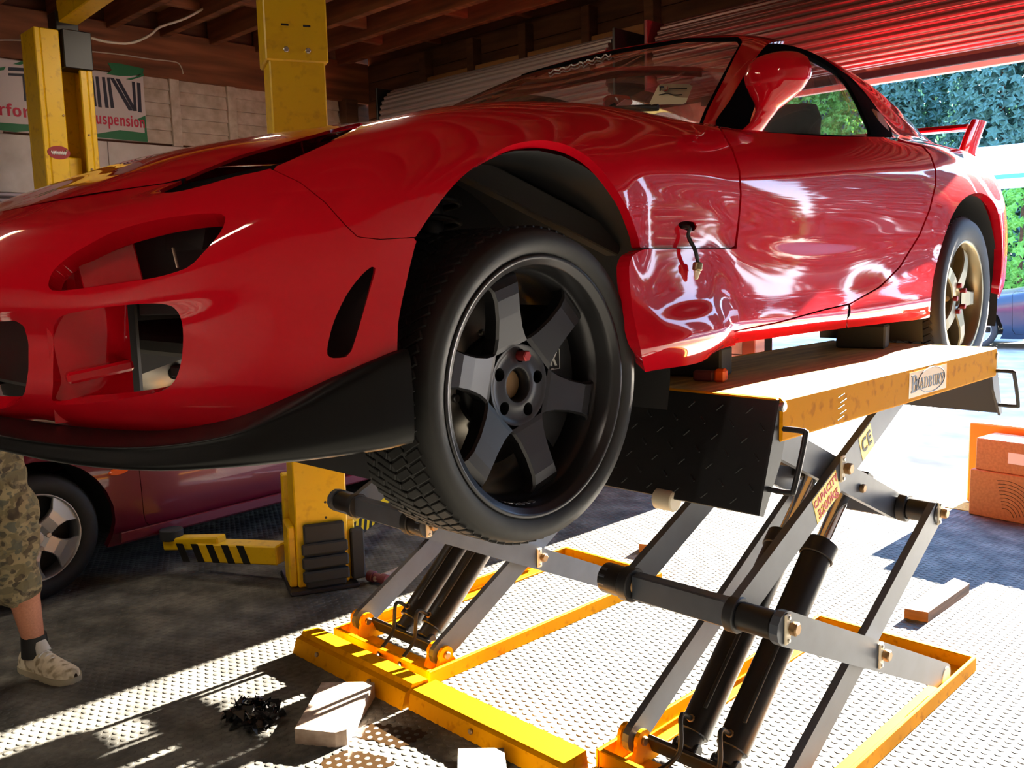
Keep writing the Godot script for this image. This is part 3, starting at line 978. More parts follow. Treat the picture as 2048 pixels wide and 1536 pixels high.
# a panel of the skin: what lies inside «keep» (all of it if empty) and outside the holes, within u, v limits; gap in pixels
# mode: "whole" joins both sides to one mesh, "pair" gives a left and a right one
func panel(called: String, g: Dictionary, keep: PackedVector2Array, holes: Array, gap: float, lim: Array, m: Material, flange: float, mode: String, label := "", sink := 0.0, under: Node3D = null) -> Array:
	var nv: int = g.nv
	var P: PackedVector3Array = g.P
	var N: PackedVector3Array = g.N
	var Q: PackedVector2Array = g.Q
	var F := PackedFloat32Array()
	F.resize(P.size())
	F.fill(1.0)
	var kb := grown(keep) if keep.size() else Rect2()
	var hb := []
	var hp := []
	var depth := [flange]
	for h in holes:
		hp.append(h[0] if h is Array else h)
		depth.append(h[1] if h is Array else flange)
		hb.append(grown(hp[-1]))
	var A := PackedInt32Array()
	A.resize(P.size())
	for i in range(lim[0], lim[1] + 1):
		for j in range(lim[2], lim[3] + 1):
			var q := Q[i * nv + j]
			var f := -30.0
			if keep.size(): f = maxf(f, sdf(keep, kb, q) + gap)
			for k in hp.size():
				if f < 30.0:
					var d := -sdf(hp[k], hb[k], q)
					if d > f:
						f = d
						A[i * nv + j] = k + 1
			F[i * nv + j] = f
	var V := PackedVector3Array()
	var W := PackedVector3Array()
	for i in range(lim[0], lim[1]):
		for j in range(lim[2], lim[3]):
			var a := i * nv + j
			var c := [a, a + nv, a + nv + 1, a + 1]
			if g.flip: c = [a, a + 1, a + nv + 1, a + nv]
			if F[c[0]] >= 0 and F[c[1]] >= 0 and F[c[2]] >= 0 and F[c[3]] >= 0: continue
			for t in [[c[0], c[1], c[2]], [c[0], c[2], c[3]]]:
				var pv := []
				var pn := []
				var edge := []
				var active := 0
				for e in 3:
					var ia: int = t[e]
					var ib: int = t[(e + 1) % 3]
					if F[ia] < 0:
						pv.append(P[ia] - N[ia] * sink)
						pn.append(N[ia])
					if (F[ia] < 0) != (F[ib] < 0):
						var w := F[ia] / (F[ia] - F[ib])
						var n := N[ia].lerp(N[ib], w).normalized()
						pv.append(P[ia].lerp(P[ib], w) - n * sink)
						pn.append(n)
						edge.append(pv.size() - 1)
						active = A[ib] if F[ib] >= 0 else A[ia]
				for k in range(1, pv.size() - 1):
					V.append(pv[0]); V.append(pv[k + 1]); V.append(pv[k])
					W.append(pn[0]); W.append(pn[k + 1]); W.append(pn[k])
				if depth[active] > 0.0 and edge.size() == 2:
					var e0: int = edge[0]
					var e1: int = edge[1]
					var p0: Vector3 = pv[e0]
					var p1: Vector3 = pv[e1]
					if p0.distance_squared_to(p1) < 1e-10: continue
					var q0: Vector3 = p0 - pn[e0] * depth[active]
					var q1: Vector3 = p1 - pn[e1] * depth[active]
					var fn := (p1 - p0).cross(q0 - p0).normalized()
					# outward of the opening: away from the kept side
					var mid := Vector3.ZERO
					for x in pv: mid += x
					mid /= pv.size()
					var flip_f := fn.dot(mid - p0) > 0.0
					if flip_f: fn = -fn
					for x in ([p0, q1, p1, p0, q0, q1] if not flip_f else [p0, p1, q1, p0, q1, q0]):
						V.append(x)
						W.append(fn)
	var out := []
	if mode == "left":
		out.append(skin_part(called, V, W, m, label, under))
	elif mode == "right":
		var V3 := PackedVector3Array()
		var W3 := PackedVector3Array()
		for k in range(0, V.size(), 3):
			for e in [0, 2, 1]:
				V3.append(Vector3(V[k + e].x, V[k + e].y, -V[k + e].z))
				W3.append(Vector3(W[k + e].x, W[k + e].y, -W[k + e].z))
		out.append(skin_part(called, V3, W3, m, label, under))
	elif mode == "whole":
		var n0 := V.size()
		for k in range(0, n0, 3):
			for e in [0, 2, 1]:
				V.append(Vector3(V[k + e].x, V[k + e].y, -V[k + e].z))
				W.append(Vector3(W[k + e].x, W[k + e].y, -W[k + e].z))
		out.append(skin_part(called, V, W, m, label, under))
	else:
		out.append(skin_part(called, V, W, m, label, under))
		var V2 := PackedVector3Array()
		var W2 := PackedVector3Array()
		for k in range(0, V.size(), 3):
			for e in [0, 2, 1]:
				V2.append(Vector3(V[k + e].x, V[k + e].y, -V[k + e].z))
				W2.append(Vector3(W[k + e].x, W[k + e].y, -W[k + e].z))
		out.append(skin_part(called, V2, W2, m, label, under))
	return out
func skin_part(called: String, V: PackedVector3Array, W: PackedVector3Array, m: Material, label: String, under: Node3D) -> MeshInstance3D:
	var arr := []
	arr.resize(Mesh.ARRAY_MAX)
	arr[Mesh.ARRAY_VERTEX] = V
	arr[Mesh.ARRAY_NORMAL] = W
	var am := ArrayMesh.new()
	am.add_surface_from_arrays(Mesh.PRIMITIVE_TRIANGLES, arr)
	var o := MeshInstance3D.new()
	o.name = called
	o.mesh = am
	o.material_override = m
	if under:
		under.add_child(o, true)
	else:
		car.add_child(o, true)
		o.position = Vector3(0, -car.position.y, 0)
	if label: o.set_meta("label", label)
	return o
func vv(a: Array) -> Array:
	var o := []
	for p in a: o.append(Vector3(p[0], p[1], p[2]))
	return o

func car_nets() -> Array:
	# plan curve of the widest line and how each row sits in or out of it, nose to tail
	var plan := [[-0.840, 0.0], [-0.836, 0.16], [-0.818, 0.31], [-0.775, 0.44]]
	var offs := [-0.035, -0.008, 0.002, -0.010, 0.013, 0.0, -0.035, -0.085]
	var ys := [1.198, 1.222, 1.27, 1.34, 1.39, 1.435, 1.48, 1.52]
	var top := [[-0.70, 1.545, 0.0], [-0.685, 1.553, 0.13], [-0.64, 1.565, 0.255], [-0.565, 1.580, 0.365]]
	var nrm := [Vector2(-1, 0), Vector2(-0.99, 0.07), Vector2(-0.965, 0.26), Vector2(-0.90, 0.43)]
	var net := []
	for i in 4:
		var s := []
		for r in 8:
			s.append(Vector3(plan[i][0] + nrm[i].x * offs[r], ys[r], plan[i][1] + nrm[i].y * offs[r]))
		s.append(Vector3(top[i][0], top[i][1], top[i][2]))
		net.append(s)
	for s in [
		[[-0.69, 1.185, 0.535], [-0.707, 1.215, 0.55], [-0.716, 1.27, 0.556], [-0.705, 1.34, 0.55], [-0.722, 1.39, 0.564], [-0.705, 1.44, 0.552], [-0.67, 1.495, 0.53], [-0.60, 1.55, 0.49], [-0.50, 1.592, 0.435]],
		[[-0.605, 1.175, 0.642], [-0.622, 1.21, 0.66], [-0.630, 1.28, 0.668], [-0.620, 1.35, 0.661], [-0.631, 1.41, 0.671], [-0.617, 1.47, 0.658], [-0.583, 1.535, 0.62], [-0.515, 1.588, 0.548], [-0.41, 1.619, 0.457]],
		[[-0.515, 1.165, 0.735], [-0.53, 1.21, 0.752], [-0.535, 1.29, 0.757], [-0.53, 1.37, 0.752], [-0.528, 1.44, 0.752], [-0.52, 1.51, 0.738], [-0.487, 1.572, 0.69], [-0.415, 1.628, 0.588], [-0.31, 1.648, 0.472]],
		[[-0.43, 1.165, 0.80], [-0.442, 1.215, 0.818], [-0.444, 1.30, 0.822], [-0.44, 1.39, 0.815], [-0.436, 1.465, 0.814], [-0.425, 1.54, 0.795], [-0.392, 1.608, 0.735], [-0.312, 1.665, 0.612], [-0.21, 1.676, 0.487]],
		[[-0.35, 1.17, 0.84], [-0.36, 1.23, 0.856], [-0.362, 1.32, 0.858], [-0.36, 1.41, 0.852], [-0.355, 1.505, 0.848], [-0.34, 1.58, 0.824], [-0.29, 1.652, 0.752], [-0.20, 1.702, 0.627], [-0.115, 1.702, 0.50]],
		[[-0.22, 1.18, 0.85], [-0.22, 1.25, 0.866], [-0.22, 1.34, 0.87], [-0.22, 1.44, 0.87], [-0.21, 1.545, 0.866], [-0.20, 1.622, 0.84], [-0.165, 1.692, 0.766], [-0.08, 1.732, 0.637], [0.0, 1.722, 0.516]],
		[[0.0, 1.18, 0.85], [0.0, 1.255, 0.868], [0.0, 1.35, 0.874], [0.0, 1.46, 0.875], [0.0, 1.575, 0.872], [0.01, 1.655, 0.848], [0.03, 1.722, 0.77], [0.06, 1.757, 0.647], [0.12, 1.738, 0.532]],
		[[0.2, 1.20, 0.85], [0.2, 1.26, 0.88], [0.2, 1.355, 0.873], [0.2, 1.465, 0.868], [0.2, 1.575, 0.866], [0.2, 1.662, 0.842], [0.2, 1.735, 0.775], [0.21, 1.773, 0.662], [0.26, 1.752, 0.552]],
		[[0.33, 1.205, 0.845], [0.33, 1.262, 0.888], [0.33, 1.36, 0.868], [0.33, 1.462, 0.856], [0.33, 1.565, 0.855], [0.33, 1.657, 0.842], [0.34, 1.74, 0.78], [0.35, 1.78, 0.682], [0.39, 1.765, 0.578]],
		[[0.55, 1.202, 0.83], [0.55, 1.268, 0.884], [0.55, 1.362, 0.858], [0.55, 1.455, 0.844], [0.55, 1.548, 0.844], [0.55, 1.642, 0.840], [0.55, 1.722, 0.80], [0.55, 1.773, 0.72], [0.57, 1.775, 0.63]],
		[[0.72, 1.222, 0.80], [0.72, 1.268, 0.852], [0.72, 1.35, 0.843], [0.72, 1.435, 0.837], [0.72, 1.518, 0.839], [0.72, 1.612, 0.842], [0.72, 1.69, 0.822], [0.712, 1.745, 0.785], [0.72, 1.765, 0.745]],
		[[1.0, 1.222, 0.80], [1.0, 1.265, 0.848], [1.0, 1.34, 0.839], [1.0, 1.42, 0.835], [1.0, 1.50, 0.839], [1.0, 1.60, 0.842], [1.0, 1.68, 0.828], [1.0, 1.735, 0.797], [1.0, 1.768, 0.765]],
		[[1.35, 1.219, 0.80], [1.35, 1.262, 0.85], [1.35, 1.34, 0.842], [1.35, 1.42, 0.838], [1.35, 1.50, 0.842], [1.35, 1.605, 0.845], [1.35, 1.69, 0.832], [1.35, 1.75, 0.80], [1.35, 1.785, 0.768]],
		[[1.7, 1.216, 0.815], [1.7, 1.27, 0.872], [1.7, 1.35, 0.859], [1.7, 1.43, 0.85], [1.7, 1.51, 0.852], [1.7, 1.62, 0.852], [1.7, 1.71, 0.835], [1.7, 1.775, 0.80], [1.7, 1.812, 0.764]],
		[[1.95, 1.214, 0.835], [1.95, 1.28, 0.885], [1.95, 1.36, 0.872], [1.95, 1.44, 0.86], [1.95, 1.52, 0.862], [1.95, 1.63, 0.86], [1.95, 1.725, 0.84], [1.95, 1.795, 0.793], [1.95, 1.832, 0.742]],
		[[2.15, 1.22, 0.85], [2.15, 1.30, 0.88], [2.15, 1.38, 0.876], [2.15, 1.46, 0.872], [2.15, 1.54, 0.872], [2.15, 1.645, 0.865], [2.15, 1.75, 0.836], [2.15, 1.815, 0.777], [2.15, 1.85, 0.706]],
		[[2.42, 1.22, 0.85], [2.42, 1.30, 0.875], [2.42, 1.38, 0.876], [2.42, 1.46, 0.876], [2.42, 1.55, 0.876], [2.42, 1.655, 0.868], [2.42, 1.763, 0.83], [2.42, 1.83, 0.76], [2.42, 1.862, 0.682]],
		[[2.7, 1.225, 0.84], [2.7, 1.30, 0.862], [2.7, 1.38, 0.866], [2.7, 1.46, 0.866], [2.7, 1.55, 0.864], [2.7, 1.65, 0.852], [2.7, 1.76, 0.812], [2.7, 1.835, 0.745], [2.7, 1.868, 0.662]],
		[[2.9, 1.23, 0.82], [2.9, 1.30, 0.84], [2.9, 1.38, 0.845], [2.9, 1.46, 0.845], [2.9, 1.55, 0.842], [2.9, 1.65, 0.828], [2.9, 1.75, 0.787], [2.89, 1.828, 0.717], [2.88, 1.866, 0.642]],
		[[3.06, 1.235, 0.77], [3.08, 1.30, 0.79], [3.085, 1.38, 0.795], [3.085, 1.46, 0.795], [3.08, 1.55, 0.79], [3.07, 1.65, 0.776], [3.06, 1.74, 0.742], [3.05, 1.82, 0.68], [3.02, 1.862, 0.60]],
		[[3.17, 1.24, 0.68], [3.2, 1.30, 0.70], [3.205, 1.38, 0.705], [3.205, 1.46, 0.705], [3.2, 1.55, 0.70], [3.19, 1.65, 0.69], [3.17, 1.74, 0.655], [3.14, 1.82, 0.61], [3.08, 1.862, 0.55]],
		[[3.24, 1.24, 0.53], [3.27, 1.30, 0.55], [3.275, 1.38, 0.55], [3.275, 1.46, 0.55], [3.27, 1.55, 0.55], [3.26, 1.65, 0.54], [3.24, 1.74, 0.52], [3.2, 1.82, 0.48], [3.11, 1.862, 0.42]],
		[[3.27, 1.24, 0.3], [3.30, 1.30, 0.3], [3.305, 1.38, 0.3], [3.305, 1.46, 0.3], [3.30, 1.55, 0.3], [3.285, 1.65, 0.3], [3.27, 1.74, 0.28], [3.23, 1.82, 0.26], [3.13, 1.862, 0.22]],
		[[3.28, 1.24, 0.0], [3.31, 1.30, 0.0], [3.315, 1.38, 0.0], [3.315, 1.46, 0.0], [3.31, 1.55, 0.0], [3.295, 1.65, 0.0], [3.28, 1.74, 0.0], [3.24, 1.82, 0.0], [3.14, 1.862, 0.0]],
	]: net.append(vv(s))
	var hood := []
	for s in [
		[[-0.515, 1.588, 0.42], [-0.61, 1.572, 0.31], [-0.675, 1.555, 0.16], [-0.70, 1.545, 0]],
		[[-0.42, 1.617, 0.455], [-0.48, 1.625, 0.31], [-0.52, 1.617, 0.15], [-0.53, 1.612, 0]],
		[[-0.27, 1.660, 0.478], [-0.31, 1.683, 0.31], [-0.33, 1.688, 0.15], [-0.335, 1.688, 0]],
		[[-0.06, 1.713, 0.508], [-0.08, 1.735, 0.33], [-0.09, 1.742, 0.16], [-0.09, 1.742, 0]],
		[[0.18, 1.744, 0.54], [0.17, 1.775, 0.35], [0.16, 1.787, 0.17], [0.16, 1.789, 0]],
		[[0.40, 1.766, 0.578], [0.40, 1.80, 0.38], [0.39, 1.824, 0.18], [0.385, 1.828, 0]],
		[[0.58, 1.776, 0.63], [0.62, 1.81, 0.42], [0.63, 1.838, 0.2], [0.635, 1.846, 0]],
	]: hood.append(vv(s))
	var top_net := []
	for s in [
		[[0.60, 1.838, 0], [0.615, 1.823, 0.3], [0.665, 1.79, 0.55], [0.722, 1.772, 0.70], [0.735, 1.768, 0.735], [0.735, 1.765, 0.75], [0.735, 1.762, 0.76], [0.735, 1.758, 0.77]],
		[[0.80, 1.955, 0], [0.81, 1.94, 0.3], [0.845, 1.905, 0.51], [0.875, 1.86, 0.655], [0.885, 1.845, 0.69], [0.885, 1.82, 0.725], [0.88, 1.79, 0.75], [0.88, 1.76, 0.768]],
		[[1.0, 2.045, 0], [1.005, 2.03, 0.29], [1.03, 1.995, 0.485], [1.05, 1.95, 0.61], [1.06, 1.935, 0.645], [1.05, 1.885, 0.695], [1.04, 1.825, 0.74], [1.03, 1.767, 0.768]],
		[[1.20, 2.12, 0], [1.20, 2.107, 0.28], [1.215, 2.075, 0.46], [1.225, 2.03, 0.575], [1.235, 2.012, 0.61], [1.225, 1.945, 0.67], [1.21, 1.86, 0.73], [1.20, 1.774, 0.768]],
		[[1.38, 2.170, 0], [1.385, 2.158, 0.27], [1.385, 2.130, 0.45], [1.385, 2.088, 0.555], [1.39, 2.068, 0.592], [1.385, 1.99, 0.655], [1.38, 1.885, 0.725], [1.375, 1.785, 0.768]],
		[[1.6, 2.205, 0], [1.6, 2.193, 0.27], [1.6, 2.16, 0.445], [1.59, 2.11, 0.55], [1.59, 2.087, 0.588], [1.585, 2.0, 0.655], [1.58, 1.9, 0.72], [1.58, 1.798, 0.766]],
		[[1.85, 2.213, 0], [1.85, 2.20, 0.27], [1.83, 2.163, 0.445], [1.80, 2.10, 0.55], [1.79, 2.07, 0.588], [1.78, 1.99, 0.65], [1.76, 1.9, 0.715], [1.75, 1.814, 0.762]],
		[[2.1, 2.20, 0], [2.09, 2.187, 0.28], [2.06, 2.145, 0.46], [2.0, 2.055, 0.57], [1.975, 2.01, 0.605], [1.95, 1.955, 0.65], [1.92, 1.89, 0.7], [1.90, 1.828, 0.747]],
		[[2.4, 2.155, 0], [2.38, 2.142, 0.3], [2.32, 2.095, 0.49], [2.22, 1.99, 0.60], [2.17, 1.93, 0.635], [2.14, 1.895, 0.66], [2.11, 1.868, 0.685], [2.09, 1.845, 0.712]],
		[[2.7, 2.07, 0], [2.68, 2.058, 0.31], [2.62, 2.01, 0.5], [2.5, 1.925, 0.61], [2.44, 1.89, 0.645], [2.41, 1.875, 0.66], [2.39, 1.866, 0.675], [2.37, 1.86, 0.687]],
		[[3.0, 1.94, 0], [2.98, 1.932, 0.3], [2.93, 1.905, 0.47], [2.82, 1.88, 0.58], [2.78, 1.875, 0.62], [2.76, 1.872, 0.635], [2.74, 1.87, 0.645], [2.71, 1.868, 0.66]],
		[[3.14, 1.862, 0], [3.13, 1.862, 0.25], [3.11, 1.862, 0.42], [3.07, 1.862, 0.54], [3.05, 1.862, 0.57], [3.04, 1.862, 0.58], [3.035, 1.862, 0.59], [3.02, 1.862, 0.60]],
	]: top_net.append(vv(s))
	return [net, hood, top_net]

func build_car() -> void:
	car = thing("sports_coupe", "red sports coupe without headlights, raised on the scissor lift", "car", CAR_AT, "", CAR_TURN)
	var nets := car_nets()
	var U := 11
	var V := 11
	var g := net_grid(nets[0], U, V)
	var nv: int = g.nv - 1
	var nu: int = g.nu - 1
	var red: Material = mats.red
	# outlines traced on the skin
	var arch := soft([794, 712, 797, 641, 813, 562, 835, 475, 856, 437, 903, 375, 950, 332, 1005, 297, 1052, 283, 1091, 281, 1130, 289, 1169, 309, 1208, 346, 1247, 402, 1266, 445, 1281, 498, 1290, 620, 1300, 1100, 1000, 1200, 780, 1100], 3)
	var skirt_cut := poly([1283, 500, 1268, 506, 1257, 516, 1253, 535, 1254, 562, 1260, 620, 1270, 670, 1288, 745, 1290, 1000, 700, 1000, 700, 500])
	var rear_arch := soft([1858, 650, 1862, 600, 1866, 560, 1875, 520, 1890, 470, 1905, 430, 1925, 400, 1950, 386, 1975, 392, 1995, 420, 2004, 480, 2003, 540, 1997, 590, 1988, 700, 1900, 820, 1850, 760], 3)
	var signal_hole := soft([97, 572, 110, 582, 164, 577, 234, 567, 305, 556, 352, 544, 380, 532, 403, 509, 434, 474, 450, 446, 449, 431, 436, 427, 410, 427, 352, 433, 293, 444, 234, 461, 188, 483, 141, 511, 112, 535, 101, 551], 3)
	var lamp_hole := soft([315, 383, 345, 385, 400, 373, 470, 353, 540, 337, 620, 303, 690, 270, 728, 248, 690, 254, 640, 268, 560, 290, 480, 313, 400, 345, 340, 371], 3)
	var duct := soft([112, 640, 165, 622, 250, 610, 320, 607, 350, 617, 364, 645, 366, 690, 360, 735, 345, 768, 318, 784, 250, 797, 160, 808, 108, 806, 106, 770, 107, 700], 3)
	var intake := poly([-1200, 640, -300, 640, 0, 643, 30, 641, 48, 652, 57, 685, 57, 740, 50, 785, 34, 808, 5, 818, -300, 835, -1200, 850])
	var vent := soft([655, 712, 658, 678, 669, 640, 689, 597, 712, 563, 735, 539, 749, 532, 751, 543, 744, 566, 729, 617, 712, 675, 699, 709, 680, 716], 3)
	var plug_hole := soft([1357, 446, 1372, 442, 1390, 445, 1393, 456, 1384, 464, 1372, 460, 1360, 456], 3)
	var line_bf := [540, 337, 600, 365, 650, 405, 690, 450, 715, 474, 760, 479, 836, 475]
	var door_f := [1425, 238, 1441, 258, 1465, 300, 1478, 340, 1481, 390, 1477, 440, 1468, 520, 1455, 600, 1454, 640, 1466, 664]
	var door_b := [1560, 645, 1650, 620, 1700, 609, 1760, 575, 1800, 535, 1840, 470, 1860, 420, 1872, 370, 1872, 340, 1862, 310, 1846, 292, 1790, 279, 1700, 250, 1425, 200]
	var rev := func(a: Array) -> Array:
		var o := []
		for i in range(a.size() - 2, -1, -2): o += [a[i], a[i + 1]]
		return o
	panel("bumper", g, poly([-3000, -900, 545, -900] + line_bf + [900, 475, 900, 1500, -3000, 1500]), [[arch, 0.02], [signal_hole, 0.03], [lamp_hole, 0.006], duct, intake, [vent, 0.012]], 0.6, [0, 9 * U, 0, nv], red, 0.035, "whole", "red front bumper with empty lamp openings and ducts")
	panel("front_fender", g, poly([545, -900] + line_bf + [900, 475, 900, 499, 1475, 497] + rev.call([1441, 258, 1465, 300, 1478, 340, 1481, 390, 1477, 440, 1468, 505]) + [1432, 246, 1500, 100, 1500, -900]), [arch, [lamp_hole, 0.006], [plug_hole, 0.004]], 1.2, [3 * U, 15 * U, 0, nv], red, 0.02, "pair", "red front fender")
	panel("skirt_front", g, poly([900, 499, 1478, 497, 1468, 520, 1455, 600, 1454, 640, 1466, 664, 1471, 700, 1474, 800, 900, 800]), [skirt_cut], 0.8, [9 * U, 15 * U, 0, nv], red, 0.03, "pair", "", -0.006)
	panel("door", g, poly(door_f + door_b), [], 2.5, [13 * U, 20 * U, 0, nv], red, 0.02, "pair", "red door")
	panel("side_sill", g, poly([1466, 664, 1560, 645, 1650, 620, 1699, 609, 1694, 640, 1692, 800, 1474, 800, 1471, 700]), [], 0.7, [13 * U, 20 * U, 0, nv], red, 0.02, "pair")
	panel("rear_quarter", g, poly([1699, 609, 1760, 575, 1800, 535, 1840, 470, 1860, 420, 1872, 370, 1872, 340, 1862, 310, 1846, 292, 1795, 280, 1795, -300, 3000, -300, 3000, 1200, 1692, 1200, 1694, 640]), [rear_arch], 0.7, [16 * U, 23 * U, 0, nv], red, 0.03, "pair", "red rear quarter panel over the rear wheel")
	panel("rear_bumper", g, PackedVector2Array(), [], 0.0, [23 * U, nu, 0, 6 * V], red, 0.0, "whole")
	panel("tail_panel", g, PackedVector2Array(), [], 0.0, [23 * U, nu, 6 * V, nv], red, 0.0, "whole")

	var gh := net_grid(nets[1], 14, 14)
	panel("bonnet", gh, PackedVector2Array(), [[lamp_hole, 0.006]], 0.0, [0, gh.nu - 1, 0, gh.nv - 1], red, 0.02, "whole", "red bonnet", -0.002)

	var TU := 22
	var TV := 18
	var gt := net_grid(nets[2], TU, TV, true)
	var tv: int = gt.nv - 1
	var screen := poly([1392, 262, 1408, 222, 1440, 160, 1462, 118, 1479, 88, 1475, 79, 1374, 80, 1239, 102, 1000, 160, 800, 240, 800, 330, 1392, 330])
	var glass := soft([1500, 259, 1508, 218, 1530, 167, 1553, 120, 1576, 103, 1612, 111, 1650, 130, 1684, 153, 1708, 188, 1727, 228, 1741, 270, 1700, 271, 1620, 268, 1540, 264], 3)
	var surround := soft([1431, 252, 1460, 200, 1495, 140, 1528, 95, 1550, 84, 1580, 84, 1620, 99, 1680, 135, 1730, 185, 1770, 240, 1783, 262, 1776, 277, 1700, 277, 1600, 273, 1500, 264], 4)
	var screen_out := poly([1400, 262, 1415, 222, 1447, 160, 1470, 112, 1485, 84, 1478, 73, 1374, 75, 1239, 97, 1000, 150, 780, 235, 780, 340, 1400, 340])
	panel("windscreen", gt, screen, [], 0.0, [3, 5 * TU, 0, 5 * TV], mats.screen_glass, 0.0, "whole", "dark windscreen glass", 0.004)
	panel("windscreen_seal", gt, screen_out, [screen], 0.0, [0, 5 * TU, 0, 5 * TV], mats.trim, 0.006, "whole", "black windscreen seal", 0.001)
	panel("side_window", gt, glass, [], 0.0, [0, 10 * TU, 3 * TV, tv], mats.glass, 0.0, "pair", "clear side window glass", 0.008)
	panel("window_surround", gt, surround, [glass], 0.0, [0, 10 * TU, 3 * TV, tv], mats.trim, 0.012, "pair", "black window surround")
	panel("roof", gt, PackedVector2Array(), [screen_out, surround], 0.0, [0, 7 * TU, 0, tv], red, 0.015, "whole", "red roof and pillars")
	# behind the doors the hatch glass sits between the rear pillars
	panel("rear_pillar", gt, PackedVector2Array(), [surround], 0.0, [7 * TU, 11 * TU, 45, tv], red, 0.01, "pair")
	panel("hatch_glass", gt, PackedVector2Array(), [], 0.0, [7 * TU, 223, 0, 45], mats.screen_glass, 0.0, "whole", "dark rear hatch glass", 0.003)
	panel("hatch_lid", gt, PackedVector2Array(), [], 0.0, [223, 11 * TU, 0, 45], red, 0.0, "whole")
	# white script along the head of the screen, laid on the glass
	var at := []
	for k in 44:
		var want := Vector2(1096 + k * 2.95, 146 - k * 0.86 + 2.4 * sin(k * 1.1))
		var best := 1e9
		var p := Vector3.ZERO
		for i in range(2 * TU - 9, 4 * TU):
			for j in range(0, 45):
				var id: int = i * gt.nv + j
				var d: float = gt.Q[id].distance_squared_to(want)
				if d < best:
					best = d
					p = gt.P[id] + gt.N[id] * 0.001
		at.append(p)
	var st := begin(true)
	tube(st, at, 0.002, 5)
	cpart("screen_script", st, mats.white, "white script across the top of the windscreen")
	car_details()

